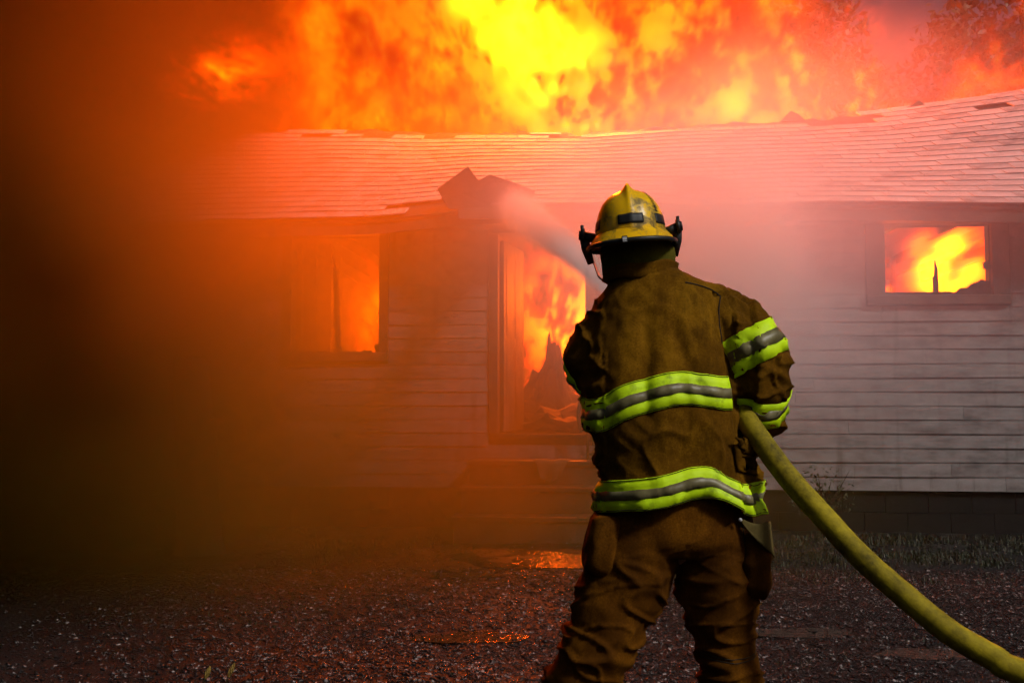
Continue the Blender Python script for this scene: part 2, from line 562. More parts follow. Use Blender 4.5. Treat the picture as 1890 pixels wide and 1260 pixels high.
# fascia and soffit under the eave
vs, fs = [], []
for i in range(NU + 1):
    p = roof_pt(U0 + (U1 - U0) * i / NU, 0.0)
    vs += [(p.x, -0.385, p.z - 0.055), (p.x, -0.385, p.z - 0.16), (p.x, -0.36, p.z - 0.16), (p.x, -0.36, p.z - 0.055)]
    if i:
        b0, b1 = (i - 1) * 4, i * 4
        for c in range(4):
            fs.append((b0 + c, b0 + (c + 1) % 4, b1 + (c + 1) % 4, b1 + c))
mesh_obj('fascia', vs, fs, M['casing'], house)
box_obj('soffit', (U0, U1, -0.36, -0.03, Z_TOP - 0.14, Z_TOP - 0.12), M['casing'], house)

# shingles: one mesh, three cuts, laid course by course
def shingle_mesh(wd, name):
    bm = bmesh.new()
    add_box(bm, -wd / 2, wd / 2, -0.115, 0.115, 0.0, 0.013, jit=0.0015)
    for v in bm.verts:
        if v.co.y < 0: v.co.z += 0.006
    me = bpy.data.meshes.new(name)
    bmesh.ops.recalc_face_normals(bm, faces=bm.faces[:])
    bm.to_mesh(me); bm.free()
    me.materials.append(M['shingle'])
    return me
SW = 0.412
SM = [shingle_mesh(SW - g, 'shingle') for g in (0.008, 0.010, 0.014)]
NC = 20
spots = []
holes = [(-0.62, 0.02, 0.55, 0.30), (1.95, 0.35, 0.28, 0.10)]       # torn places: centre u, s, half sizes
for k in range(NC):
    s = 0.05 + k * (ROOF_L / NC)
    off = (k * 0.36 % 1.0) * SW
    u = U0 + off
    while u < U1 - SW / 2:
        uc = u + SW / 2
        burnt = k >= NC - 3 and random.random() < (1.0, 0.8, 0.3)[NC - 1 - k] * (1.0 if uc < 4.4 else 0.25)
        if not burnt and not any(abs(uc - h[0]) < h[2] and abs(s - h[1]) < h[3] for h in holes):
            spots.append((uc, s + 0.065, k))
        u += SW
def frame(u, s):
    p = roof_pt(u, s)
    du = (roof_pt(u + 0.15, s) - roof_pt(u - 0.15, s)).normalized()
    ds = (roof_pt(u, min(s + 0.12, ROOF_L)) - roof_pt(u, s - 0.12)).normalized()
    nn = du.cross(ds).normalized()
    ds = nn.cross(du)
    return Matrix((( du.x, ds.x, nn.x, p.x), (du.y, ds.y, nn.y, p.y), (du.z, ds.z, nn.z, p.z), (0, 0, 0, 1)))
def visible_rank(q):
    return -(q[0] - 3.6) ** 2 if q[0] > 3.6 else -(3.6 - q[0])
inview = [q for q in spots if -3.2 < q[0] < 6.6]
inview.sort(key=lambda q: abs(q[0] - 3.6) + (0 if q[0] > -1 else 3))
single = set(id(q) for q in inview[:300])
rest_v, rest_f = [], []
for q in spots:
    u, s, k = q
    m4 = frame(u, s) @ Matrix.Rotation(R(random.uniform(-0.5, 0.5)), 4, 'Z') @ Matrix.Rotation(R(-1.6 + random.uniform(-0.5, 0.3)), 4, 'X')
    if random.random() < 0.04:
        m4 = m4 @ Matrix.Rotation(R(random.uniform(-2, 2)), 4, 'Z') @ Matrix.Rotation(R(random.uniform(-4, -1)), 4, 'X')
    me = random.choice(SM)
    if id(q) in single:
        o = bpy.data.objects.new('shingle', me)
        col.objects.link(o)
        o.parent = roof
        o.matrix_local = m4
    else:
        b0 = len(rest_v)
        rest_v += [m4 @ v.co for v in me.vertices]
        rest_f += [tuple(b0 + i for i in p.vertices) for p in me.polygons]
tag(mesh_obj('shingle_field', rest_v, rest_f, M['shingle'], roof), kind='stuff')

# lifted, curled sheets of roof deck at the eave over the door
def slab(name, pts, th, mat, parent):
    """pts: corner points of a warped sheet in house coordinates; gets a real thickness"""
    P = [Vector(p) for p in pts]
    n = Vector((0, 0, 0))
    for i in range(len(P)):
        a, b = P[i], P[(i + 1) % len(P)]
        n += a.cross(b)
    n.normalize()
    k = len(P)
    c = sum(P, Vector()) / k
    vs = [p for p in P] + [c + n * 0.0] + [p + n * th for p in P] + [c + n * th]
    fs = []
    for i in range(k):
        j = (i + 1) % k
        fs += [(j, i, k), (k + 1 + i, k + 1 + j, 2 * k + 1), (i, j, k + 1 + j, k + 1 + i)]
    return mesh_obj(name, vs, fs, mat, parent)
slab('lifted_sheet', [(-0.70, -0.45, 3.36), (-0.41, -0.35, 3.60), (-0.24, -0.42, 3.36), (-0.15, -0.44, 3.16), (-0.58, -0.50, 3.15), (-0.64, -0.48, 3.24)], 0.012, M['deck'], roof)
slab('lifted_sheet', [(-0.36, -0.30, 3.44), (-0.20, -0.28, 3.53), (0.02, -0.36, 3.44), (0.26, -0.40, 3.33), (0.22, -0.46, 3.12), (-0.30, -0.44, 3.12)], 0.012, M['deck'], roof)
slab('lifted_sheet', [(-0.50, -0.47, 3.17), (0.22, -0.46, 3.14), (0.24, -0.55, 3.03), (-0.47, -0.55, 3.04)], 0.012, M['casing'], roof)
slab('lifted_sheet', [(1.62, 0.02, 3.50), (1.85, 0.05, 3.56), (2.3, -0.05, 3.43), (2.26, -0.16, 3.36), (1.66, -0.2, 3.34)], 0.012, M['deck'], roof)
slab('ridge_piece', [(4.85, 3.0, 5.04), (5.06, 3.05, 5.17), (5.12, 3.05, 5.12), (5.2, 3.0, 5.02)], 0.03, M['deck'], roof)
slab('ridge_piece', [(3.28, 3.0, 4.92), (3.42, 3.05, 5.07), (3.52, 3.05, 5.02), (3.6, 3.0, 4.92)], 0.03, M['deck'], roof)
# charred rafters left standing behind the ridge
for i, u in enumerate(np.arange(-5.5, 8.0, 0.62)):
    L = random.uniform(0.6, 2.6)
    bm = bmesh.new()
    z0 = lerp_pts(RIDGE, u) - 0.12
    add_tube(bm, [(u, 3.12, z0, 0.07), (u + random.uniform(-.05, .05), 3.12 + L * 0.45, z0 - L * 0.24, 0.065), (u + random.uniform(-.1, .1), 3.12 + L * 0.88, z0 - L * 0.47, 0.035)], 4)
    bm_obj('rafter', bm, M['char'], roof)

# gable end walls and the back wall so that the house is closed
box_obj('gable_wall', (U0 - 0.1, U0, 0.03, 6.3, Z_SILL, 3.3), M['siding'], house)
box_obj('gable_wall', (U1, U1 + 0.1, 0.03, 6.3, Z_SILL, 3.3), M['siding'], house)
box_obj('rear_wall', (U0, U1, 6.3, 6.4, 0.0, 3.2), M['char'], house)

# charred furniture heap inside the doorway
heap = empty('charred_heap', tuple(H(0.33, 1.5, 0.9)))
heap.rotation_euler.z = -HA
tag(heap, 'charred heap of burnt timber and furniture inside the doorway', 'heap')
for i in range(26):
    a = random.uniform(0, 6.28)
    rad = random.uniform(0.05, 0.38)
    top = 1.45 * (1 - rad / 0.5) * random.uniform(0.55, 1.0)
    bm = bmesh.new()
    add_tube(bm, [(rad * 1.5 * math.cos(a), rad * math.sin(a), 0.0, 0.05), (rad * math.cos(a) * 0.8, rad * 0.7 * math.sin(a), top * 0.6, 0.045), (rad * 0.3 * math.cos(a + 0.6), rad * 0.3 * math.sin(a), top, 0.018)], 5)
    bm_obj('burnt_timber', bm, M['char'], heap)
bm = bmesh.new()
bmesh.ops.create_icosphere(bm, subdivisions=4, radius=1.0)
for v in bm.verts:
    d = 1 + 0.35 * mnoise.fractal(v.co * 2.2, 1.0, 2.0, 4)
    h = max(0, v.co.z)
    v.co = Vector((v.co.x * 0.42 * d * (1 - 0.7 * h), v.co.y * 0.34 * d * (1 - 0.7 * h), max(0.0, v.co.z * 1.0 * d)))
bm_obj('debris_mound', bm, M['char'], heap)
bm = bmesh.new()
bmesh.ops.create_icosphere(bm, subdivisions=4, radius=1.0)
for v in bm.verts:
    d = 1 + 0.5 * mnoise.fractal(v.co * 2.6 + Vector((4, 0, 0)), 1.0, 2.0, 4)
    v.co = Vector((v.co.x * 0.75 * d, v.co.y * 0.5 * d - 0.2, max(0.0, v.co.z * 0.32 * d)))
bm_obj('ash', bm, M['floorwood'], heap)

# front steps with a landing
steps = empty('front_steps', tuple(H(0.28, 0, 0)))
steps.rotation_euler.z = -HA
tag(steps, 'wooden front steps under the burning doorway', 'steps')
for (ya, yb, zt, ul, ur) in ((-0.58, -0.03, 0.70, -0.66, 0.75), (-0.92, -0.585, 0.48, -0.70, 0.78), (-1.26, -0.925, 0.25, -0.72, 0.80)):
    for p in range(2 if yb - ya < 0.4 else 3):
        n_ = 2 if yb - ya < 0.4 else 3
        d_ = (yb - ya) / n_
        box_obj('tread', (ul + random.uniform(-.01, .01), ur, ya + p * d_ + 0.003, ya + (p + 1) * d_ - 0.003, zt - 0.04, zt + random.uniform(-.002, .002)), M['step'], steps, 0.004)
    box_obj('riser', (ul + 0.02, ur - 0.02, ya + 0.02, ya + 0.04, zt - 0.23, zt - 0.042), M['step'], steps)
# scrap of cloth hanging over the landing
vs, fs = [], []
NN = 14
for j in range(NN + 1):
    for i in range(NN + 1):
        u, v = i / NN, j / NN
        x = -0.04 + 0.36 * u * (1 - 0.45 * v) + 0.07 * v
        if v < 0.3: p = (x, -0.45 - 0.45 * v, 0.706 + 0.004 * math.sin(u * 9))
        else: p = (x, -0.592 - 0.012 * math.sin(u * 11 + v * 2) * v, 0.704 - 0.30 * (v - 0.3) * (1 - 0.5 * abs(u - 0.45)))
        vs.append(p)
for j in range(NN):
    for i in range(NN):
        a = j * (NN + 1) + i
        fs.append((a, a + 1, a + NN + 2, a + NN + 1))
M['rag'] = surf('wet_rag', [(0.3, (0.12, 0.10, 0.06)), (0.7, (0.25, 0.21, 0.13))], 8, 4, 0.8, 0.3)
rag = mesh_obj('rag', vs, fs, M['rag'], None, True)
rag.location = steps.location; rag.rotation_euler.z = -HA
sm = rag.modifiers.new('thickness', 'SOLIDIFY'); sm.thickness = 0.006
tag(rag, 'drab rag hanging over the edge of the front landing', 'rag')

# bent handrail at the right of the doorway
hr = empty('handrail', tuple(H(0.72, -0.16, 0.70)))
hr.rotation_euler.z = -HA
tag(hr, 'bent dark metal handrail at the doorway beside the landing', 'handrail')
bm = bmesh.new()
add_tube(bm, [tuple(p) + (0.022,) for p in catmull([(-0.02, 0, 0.26), (-0.045, 0, 0.40), (-0.03, 0, 0.56), (0.02, 0, 0.68), (0.1, 0, 0.72), (0.25, -0.1, 0.70)], 5)], 7)
bm_obj('rail', bm, M['char'], hr)
for x in (0.045, 0.20):
    bm = bmesh.new()
    add_tube(bm, [(x, -0.01, 0.0, 0.016), (x, -0.01, 0.4, 0.016), (x, -0.01, 0.69, 0.016)], 7)
    bm_obj('post', bm, M['char'], hr)
# ------------------------------------------------------------------ the firefighter
from mathutils.bvhtree import BVHTree

def cloth_mat(name, dark, mid, light, stain, rough=0.85):
    m, nt, b = mat_new(name)
    tc = nt.nodes.new('ShaderNodeTexCoord')
    o = tc.outputs['Object']
    mp = nt.nodes.new('ShaderNodeMapping'); mp.inputs['Scale'].default_value = (1.0, 1.0, 0.45)
    nt.links.new(o, mp.inputs[0])
    big = noise(nt, mp.outputs[0], 8.0, 5, 0.6)
    fine = noise(nt, o, 160, 4, 0.7)
    f = big * 0.68 + fine * 0.32
    c1 = ramp(nt, f.s, [(0.28, dark), (0.5, mid), (0.74, light)])
    soot = noise(nt, mp.outputs[0], 4.2, 6, 0.65, 0.4).smooth(0.50, 0.68)
    mx = nt.nodes.new('ShaderNodeMix'); mx.data_type = 'RGBA'
    nt.links.new((soot * 0.75).s, mx.inputs[0])
    nt.links.new(c1, mx.inputs[6]); mx.inputs[7].default_value = stain + (1,)
    nt.links.new(mx.outputs[2], b.inputs['Base Color'])
    b.inputs['Roughness'].default_value = rough
    b.inputs['Specular IOR Level'].default_value = 0.06
    bp = nt.nodes.new('ShaderNodeBump'); bp.inputs['Strength'].default_value = 0.5; bp.inputs['Distance'].default_value = 0.006
    nt.links.new((noise(nt, o, 520, 2, 0.5) * 0.5 + noise(nt, o, 48, 5, 0.7)).s, bp.inputs['Height'])
    nt.links.new(bp.outputs[0], b.inputs['Normal'])
    return m

M['jacket'] = cloth_mat('brown_turnout_cloth', (0.038, 0.014, 0.001), (0.125, 0.052, 0.0015), (0.31, 0.145, 0.005), (0.010, 0.0035, 0.0005))
M['trouser'] = cloth_mat('brown_trouser_cloth', (0.022, 0.007, 0.0006), (0.085, 0.028, 0.001), (0.24, 0.088, 0.004), (0.008, 0.003, 0.0005))
M['hood'] = cloth_mat('olive_ear_flap', (0.06, 0.05, 0.006), (0.13, 0.11, 0.012), (0.22, 0.19, 0.03), (0.02, 0.018, 0.006))
M['glove'] = cloth_mat('dark_leather', (0.008, 0.007, 0.005), (0.018, 0.014, 0.009), (0.04, 0.03, 0.015), (0.008, 0.006, 0.004), 0.6)
M['lime'] = surf('lime_trim', [(0.28, (0.26, 0.38, 0.004)), (0.42, (0.62, 0.92, 0.003)), (0.7, (0.70, 0.98, 0.004))], 17, 8, 0.6, 0.3, 90, spec=0.3, bdist=0.003)
M['silver'] = surf('silver_trim', [(0.3, (0.09, 0.07, 0.025)), (0.55, (0.18, 0.15, 0.06)), (0.8, (0.32, 0.29, 0.16))], 16, 5, 0.45, 0.25, 70, spec=0.5, bdist=0.003)
M['thread'] = surf('dark_thread', [(0.3, (0.012, 0.008, 0.004)), (0.7, (0.03, 0.02, 0.01))], 20, 2, 0.9, 0)
M['blackrub'] = surf('black_rubber', [(0.3, (0.006, 0.006, 0.006)), (0.7, (0.02, 0.019, 0.017))], 18, 4, 0.5, 0.15, 60, spec=0.4, bdist=0.002)
M['skin'] = surf('skin', [(0.3, (0.42, 0.22, 0.15)), (0.7, (0.55, 0.32, 0.22))], 8, 3, 0.5, 0.1)
M['boot'] = surf('boot_rubber', [(0.3, (0.01, 0.01, 0.01)), (0.7, (0.03, 0.028, 0.025))], 9, 4, 0.5, 0.2)

def helmet_mat():
    m, nt, b = mat_new('scuffed_yellow_helmet')
    tc = nt.nodes.new('ShaderNodeTexCoord')
    o = tc.outputs['Object']
    f = noise(nt, o, 10, 4, 0.6)
    base = ramp(nt, f.s, [(0.3, (0.80, 0.42, 0.002)), (0.6, (0.95, 0.55, 0.003)), (0.8, (0.95, 0.62, 0.02))])
    g1 = noise(nt, o, 22, 8, 0.75, 0.8)
    g2 = noise(nt, o, 7, 4, 0.6)
    grime = ((g1 - 0.5) * 6.0 + (g2 - 0.44) * 5.0 - 0.15).clamp()
    mx = nt.nodes.new('ShaderNodeMix'); mx.data_type = 'RGBA'
    nt.links.new((grime * 0.85).s, mx.inputs[0])
    nt.links.new(base, mx.inputs[6]); mx.inputs[7].default_value = (0.06, 0.045, 0.006, 1)
    nt.links.new(mx.outputs[2], b.inputs['Base Color'])
    nt.links.new((grime * 0.4 + 0.22).s, b.inputs['Roughness'])
    b.inputs['Specular IOR Level'].default_value = 0.5
    bp = nt.nodes.new('ShaderNodeBump'); bp.inputs['Strength'].default_value = 0.12; bp.inputs['Distance'].default_value = 0.003
    nt.links.new(g1.s, bp.inputs['Height']); nt.links.new(bp.outputs[0], b.inputs['Normal'])
    return m
M['helmet'] = helmet_mat()
def visor_mat():
    m, nt, b = mat_new('smoky_visor')
    b.inputs['Base Color'].default_value = (0.85, 0.78, 0.72, 1)
    b.inputs['Transmission Weight'].default_value = 1.0
    b.inputs['Roughness'].default_value = 0.06
    b.inputs['IOR'].default_value = 1.2
    return m
M['visor'] = visor_mat()

person = empty('person', (0.42, 3.0, 0.0))
tag(person, 'firefighter in brown turnout gear and yellow helmet seen from behind aiming a hose', 'person')
PO = Vector(person.location)

def loft(bm, rings, n=5, seg=48):
    """rings: (cx, cy, z, half width, half depth, squareness)"""
    rr = catmull(rings, n)
    L = []
    for cx, cy, z, a, b, e in rr:
        ring = []
        for k in range(seg):
            t = 2 * math.pi * k / seg
            c, s = math.cos(t), math.sin(t)
            ring.append(bm.verts.new((cx + a * math.copysign(abs(c) ** e, c), cy + b * math.copysign(abs(s) ** e, s), z)))
        L.append(ring)
    for i in range(len(L) - 1):
        for k in range(seg):
            bm.faces.new((L[i][k], L[i][(k + 1) % seg], L[i + 1][(k + 1) % seg], L[i + 1][k]))
    bm.faces.new(list(reversed(L[0])))
    bm.faces.new(L[-1])

def blob(bm, c, r, sub=3):
    ret = bmesh.ops.create_icosphere(bm, subdivisions=sub, radius=1.0)
    for v in ret['verts']:
        v.co = Vector((v.co.x * r[0] + c[0], v.co.y * r[1] + c[1], v.co.z * r[2] + c[2]))

def fuse(bm, voxel, smooth=3):
    """union of closed shapes into one continuous skin"""
    me = bpy.data.meshes.new('tmp')
    bmesh.ops.recalc_face_normals(bm, faces=bm.faces[:])
    bm.to_mesh(me); bm.free()
    o = bpy.data.objects.new('tmp', me)
    col.objects.link(o)
    md = o.modifiers.new('r', 'REMESH'); md.mode = 'VOXEL'; md.voxel_size = voxel
    s_ = o.modifiers.new('s', 'SMOOTH'); s_.factor = 0.5; s_.iterations = smooth
    dg = bpy.context.evaluated_depsgraph_get()
    out = bpy.data.meshes.new_from_object(o.evaluated_get(dg))
    bpy.data.objects.remove(o); bpy.data.meshes.remove(me)
    return out

def displace(me, fn):
    n = len(me.vertices)
    co = np.empty(n * 3); me.vertices.foreach_get('co', co); co = co.reshape(-1, 3)
    no = np.empty(n * 3); me.vertices.foreach_get('normal', no); no = no.reshape(-1, 3)
    d = np.array([fn(Vector(co[i]), no[i]) for i in range(n)])
    co += no * d[:, None]
    me.vertices.foreach_set('co', co.ravel()); me.update()

def as_part(name, me, mat, parent, smooth=True):
    """the mesh is in world metres; parts sit under the person's empty"""
    me.transform(Matrix.Translation(-PO))
    me.name = name
    me.materials.clear()
    o = link_mesh(name, me, mat, parent, smooth)
    if parent is not None and parent != person:
        pass
    return o

def bvh_of(o_me, off=PO):
    return BVHTree.FromPolygons([v.co + off for v in o_me.vertices], [tuple(p.vertices) for p in o_me.polygons])

def sstep(a, b, x):
    t = min(1, max(0, (x - a) / (b - a))); return t * t * (3 - 2 * t)

# -- limbs laid out once, used by the body and the clothes
L_ARM = [(0.350, 3.09, 1.535, 0.080), (0.305, 3.087, 1.475, 0.080), (0.258, 3.085, 1.408, 0.078), (0.285, 3.20, 1.36, 0.078), (0.40, 3.36, 1.33, 0.07), (0.52, 3.47, 1.335, 0.058)]
R_ARM = [(0.585, 3.07, 1.555, 0.092), (0.652, 3.045, 1.500, 0.096), (0.715, 3.02, 1.43, 0.098), (0.742, 3.02, 1.345, 0.094), (0.748, 3.06, 1.265, 0.087), (0.745, 3.12, 1.195, 0.076)]
L_LEG = [(0.400, 3.01, 0.89, 0.135), (0.358, 3.0, 0.78, 0.124), (0.32, 2.99, 0.70, 0.118), (0.272, 2.98, 0.60, 0.104), (0.205, 2.97, 0.45, 0.094), (0.14, 3.0, 0.27, 0.092), (0.09, 3.03, 0.12, 0.10)]
R_LEG = [(0.60, 3.01, 0.89, 0.13), (0.604, 3.0, 0.78, 0.112), (0.610, 2.99, 0.70, 0.105), (0.624, 2.98, 0.60, 0.090), (0.640, 2.97, 0.45, 0.082), (0.645, 3.0, 0.27, 0.085), (0.645, 3.03, 0.12, 0.098)]
TORSO = [(0.508, 3.03, 0.86, 0.25, 0.185, 0.80), (0.505, 3.03, 1.00, 0.236, 0.178, 0.82), (0.495, 3.03, 1.09, 0.228, 0.170, 0.85), (0.470, 3.035, 1.20, 0.231, 0.168, 0.86),
         (0.452, 3.045, 1.32, 0.236, 0.168, 0.86), (0.452, 3.06, 1.43, 0.222, 0.162, 0.86), (0.458, 3.075, 1.52, 0.205, 0.150, 0.9), (0.460, 3.085, 1.585, 0.190, 0.136, 0.95),
         (0.466, 3.092, 1.63, 0.166, 0.120, 1.0), (0.425, 3.10, 1.665, 0.110, 0.104, 1.0), (0.405, 3.10, 1.688, 0.099, 0.096, 1.0)]

def smoothpath(p, n=6): return catmull(p, n)

# -- body: one continuous skin under the clothes, with a head and a face
bm = bmesh.new()
loft(bm, [(r[0], r[1], r[2], r[3] * 0.8, r[4] * 0.75, 1.0) for r in TORSO], 4, 28)
for P_ in (L_ARM, R_ARM): add_tube(bm, [(p[0], p[1], p[2], p[3] * 0.6) for p in smoothpath(P_)], 12)
for P_ in (L_LEG, R_LEG): add_tube(bm, [(p[0], p[1], p[2], p[3] * 0.72) for p in smoothpath(P_)], 14)
blob(bm, (0.50, 3.01, 0.89), (0.17, 0.125, 0.11))
add_tube(bm, [(0.40, 3.10, 1.60, 0.06), (0.39, 3.11, 1.70, 0.06)], 14)
hc = Vector((0.385, 3.13, 1.76))
blob(bm, hc + Vector((0, 0.0, 0.02)), (0.076, 0.096, 0.105))
blob(bm, hc + Vector((-0.005, 0.045, -0.055)), (0.052, 0.050, 0.055))       # jaw
blob(bm, hc + Vector((-0.01, 0.103, -0.005)), (0.013, 0.020, 0.022))        # nose
blob(bm, hc + Vector((-0.01, 0.088, 0.035)), (0.050, 0.016, 0.012))         # brow
blob(bm, hc + Vector((-0.01, 0.090, -0.045)), (0.026, 0.010, 0.009))        # mouth
for s_ in (-1, 1):
    blob(bm, hc + Vector((s_ * 0.077, 0.005, 0.005)), (0.010, 0.022, 0.032))   # ears
    blob(bm, hc + Vector((-0.01 + s_ * 0.032, 0.083, 0.018)), (0.014, 0.012, 0.010))  # eyes
body = as_part('body', fuse(bm, 0.010, 2), M['skin'], person)

# -- trousers
def fold_tr(p, n):
    leg = -1 if p.x < 0.50 else 1
    q = p.copy()
    a = mnoise.noise((q.x * 5 + q.z * 9 * leg * 0.8, q.y * 4, q.z * 11 - q.x * 6 * leg))
    r1 = 1 - abs(mnoise.noise((q.x * 7 + q.z * 5 * leg, q.y * 6 + 3, q.z * 17 + 1))) * 2.2
    r2 = mnoise.noise((q.x * 16, q.y * 12, q.z * 24 + 5))
    k = sstep(0.95, 0.75, p.z) if p.z > 0.75 else 1.0
    knee = math.exp(-((p.z - 0.50) / 0.16) ** 2)
    c1 = max(0.0, 1 - abs(mnoise.noise((q.x * 4 + q.z * 5.5 * leg, q.y * 3 + 9, q.z * 10 - q.x * 5 * leg))) * 5.0) ** 2
    c2 = max(0.0, 1 - abs(mnoise.noise((q.x * 8 + q.z * 7 * leg, q.y * 5 + 4, q.z * 15 + 7))) * 6.0) ** 2
    return k * (0.016 * a + 0.013 * c1 + (0.005 + 0.009 * knee) * c2 + 0.005 * max(-0.5, r1) + 0.003 * r2)
def sst(a, b, x): return sstep(a, b, x)
bm = bmesh.new()
for P_ in (L_LEG, R_LEG): add_tube(bm, smoothpath(P_), 28)
loft(bm, [(0.49, 3.01, 0.815, 0.15, 0.12, 0.9), (0.498, 3.01, 0.86, 0.205, 0.150, 0.88), (0.505, 3.02, 0.93, 0.215, 0.155, 0.88), (0.505, 3.02, 1.0, 0.20, 0.15, 0.9)], 4, 40)
tme = fuse(bm, 0.0065, 6)
displace(tme, fold_tr)
trousers = as_part('trousers', tme, M['trouser'], person)
TB = bvh_of(tme)

# -- jacket
def back_edge(z):   # right edge of the back panel
    return float(np.interp(z, [0.95, 1.10, 1.25, 1.35, 1.45, 1.55, 1.62], [0.66, 0.645, 0.640, 0.628, 0.620, 0.605, 0.60]))
def fold_jk(p, n):
    d = 0.0
    back = max(0.0, -n[1])
    up = mnoise.noise((p.x * 13, 2.0, p.z * 2.6 + 4)) + 0.5 * mnoise.noise((p.x * 24 + p.z * 4, 7.0, p.z * 4))
    d += back * 0.0075 * up * sstep(1.60, 1.45, p.z)
    # shoulder blades tension and diagonal pull towards the right hip
    q = p.x * 0.75 + p.z * 0.66
    r1 = 1 - abs(mnoise.noise((q * 15, p.y * 3 + 1, (p.x - p.z) * 3.5))) * 2.0
    d += back * 0.006 * max(-0.4, r1) * (0.35 + 0.65 * sstep(1.28, 1.16, p.z))
    # side and sleeve creases
    side = 1 - back
    r2 = 1 - abs(mnoise.noise((p.x * 8, p.y * 7, p.z * 19))) * 2.0
    d += side * 0.006 * max(-0.4, r2)
    if p.x > 0.66 or p.x < 0.27:
        a = mnoise.noise((p.x * 10 + p.z * 14, p.y * 10, p.z * 16 - p.x * 12))
        r3 = 1 - abs(mnoise.noise((p.x * 9 + p.z * 9, p.y * 8 + 2, p.z * 13))) * 2.2
        d += 0.008 * a + 0.007 * max(-0.5, r3)
    d += 0.0022 * mnoise.noise((p.x * 38, p.y * 38, p.z * 30))
    # pleat: cloth right of the back panel lies deeper
    if p.y < 3.03 and p.z < 1.60 and p.x < 0.72:
        d -= 0.013 * sstep(0.0, 0.010, p.x - back_edge(p.z))
    # long central hollow of the back
    d -= back * 0.010 * math.exp(-((p.x - 0.395 - (p.z - 1.4) * 0.03) / 0.022) ** 2) * sstep(1.20, 1.33, p.z) * sstep(1.58, 1.48, p.z)
    d -= back * 0.008 * math.exp(-((p.x - 0.50 + (p.z - 1.42) * 0.35) / 0.020) ** 2) * sstep(1.25, 1.33, p.z) * sstep(1.52, 1.45, p.z)
    s1 = max(0.0, 1 - abs(mnoise.noise((p.x * 9 + p.z * 4.5, p.y * 4 + 6, p.z * 5 - p.x * 3))) * 6.0) ** 2
    lower = 0.4 + 0.6 * sstep(1.30, 1.18, p.z)
    sl = 1.0 if (p.x > 0.66 or p.x < 0.28) else 0.0
    s2 = max(0.0, 1 - abs(mnoise.noise((p.x * 9 + p.z * 11, p.y * 9, p.z * 12 - p.x * 9))) * 5.0) ** 2
    return d * 1.3 + 0.007 * s1 * lower * back + 0.011 * s2 * sl
bm = bmesh.new()
loft(bm, TORSO, 6, 64)
add_tube(bm, smoothpath(L_ARM), 28)
add_tube(bm, smoothpath(R_ARM), 28)
blob(bm, (0.345, 3.085, 1.54), (0.09, 0.10, 0.08))
blob(bm, (0.545, 3.085, 1.555), (0.10, 0.10, 0.085))
# tail of the coat kicks out at the right hip
loft(bm, [(0.60, 3.0, 0.86, 0.175, 0.165, 0.85), (0.585, 3.01, 1.0, 0.145, 0.16, 0.85), (0.57, 3.02, 1.08, 0.12, 0.145, 0.9)], 4, 36)
jme = fuse(bm, 0.0065, 6)
for v in jme.vertices:                               # the skirt of the coat swings
    if v.co.z < 1.03:
        k = sstep(1.03, 0.95, v.co.z)
        v.co.x += k * (0.012 * math.sin(v.co.x * 30 + v.co.y * 9))
        v.co.y += k * 0.010 * math.sin(v.co.x * 27)
jme.update()
displace(jme, fold_jk)
jacket = as_part('jacket', jme, M['jacket'], person)
JB = bvh_of(jme)

def ring_band(name, ctr, zfun, height, mat, parent, t0, t1, n, lift, rows=5, edge=0.0025):
    """a band of trim round the torso: rays from the torso's axis out to the cloth"""
    vs, fs = [], []
    ok = []
    for j in range(rows):
        for i in range(n + 1):
            t = t0 + (t1 - t0) * i / n
            z = zfun(t) + height * (j / (rows - 1) - 0.5)
            c = Vector(ctr(z))
            hit, nor, _, _ = JB.ray_cast(Vector((c.x, c.y, z)), Vector((math.cos(t), math.sin(t), 0)), 0.45)
            if hit is None: hit, nor = c + Vector((math.cos(t), math.sin(t), 0)) * 0.2, Vector((math.cos(t), math.sin(t), 0))
            vs.append(hit + nor * lift - PO)
    for j in range(rows - 1):
        for i in range(n):
            a = j * (n + 1) + i
            fs.append((a, a + 1, a + n + 2, a + n + 1))
    o = mesh_obj(name, vs, fs, mat, parent, True)
    sm = o.modifiers.new('thickness', 'SOLIDIFY'); sm.thickness = edge; sm.offset = 0
    return o

def torso_c(z):
    T = np.array(TORSO)
    return (float(np.interp(z, T[:, 2], T[:, 0])), float(np.interp(z, T[:, 2], T[:, 1])), z)
# angles: pi*1.5 faces the camera, pi is the figure's left, 2*pi its right
def z_mid(t):
    a = (t - math.pi * 1.5)
    return 1.303 - 0.075 * sstep(0.0, 1.35, -a) - 0.012 * sstep(0.55, 1.0, a) + 0.004 * math.sin(a * 7)
def z_hem(t):
    a = (t - math.pi * 1.5)
    return 1.034 - 0.044 * sstep(-0.1, 1.1, -a) - 0.044 * sstep(0.35, 0.9, a) + 0.005 * math.sin(a * 5)
TA, TB2 = math.pi * 1.5 - 1.75, math.pi * 1.5 + 1.35
TMID = math.pi * 1.5 + 1.05
bmj = bmesh.new(); bmj.from_mesh(jme)                 # cut the hem along the lower edge of the trim
kill = []
for f in bmj.faces:
    c = f.calc_center_median() + PO
    if c.z < 1.06:
        tc_ = torso_c(c.z)
        t_ = math.atan2(c.y - tc_[1], c.x - tc_[0])
        if t_ < 0: t_ += 2 * math.pi
        if c.z < z_hem(t_ if t_ > math.pi * 0.5 else t_ + 2 * math.pi) - 0.046: kill.append(f)
bmesh.ops.delete(bmj, geom=kill, context='FACES')
bmj.to_mesh(jme); bmj.free(); jme.update()
ring_band('lime_stripe', torso_c, z_mid, 0.098, M['lime'], jacket, TA, TMID, 110, 0.0035)
ring_band('silver_stripe', torso_c, z_mid, 0.029, M['silver'], jacket, TA, TMID, 110, 0.0055, 3)
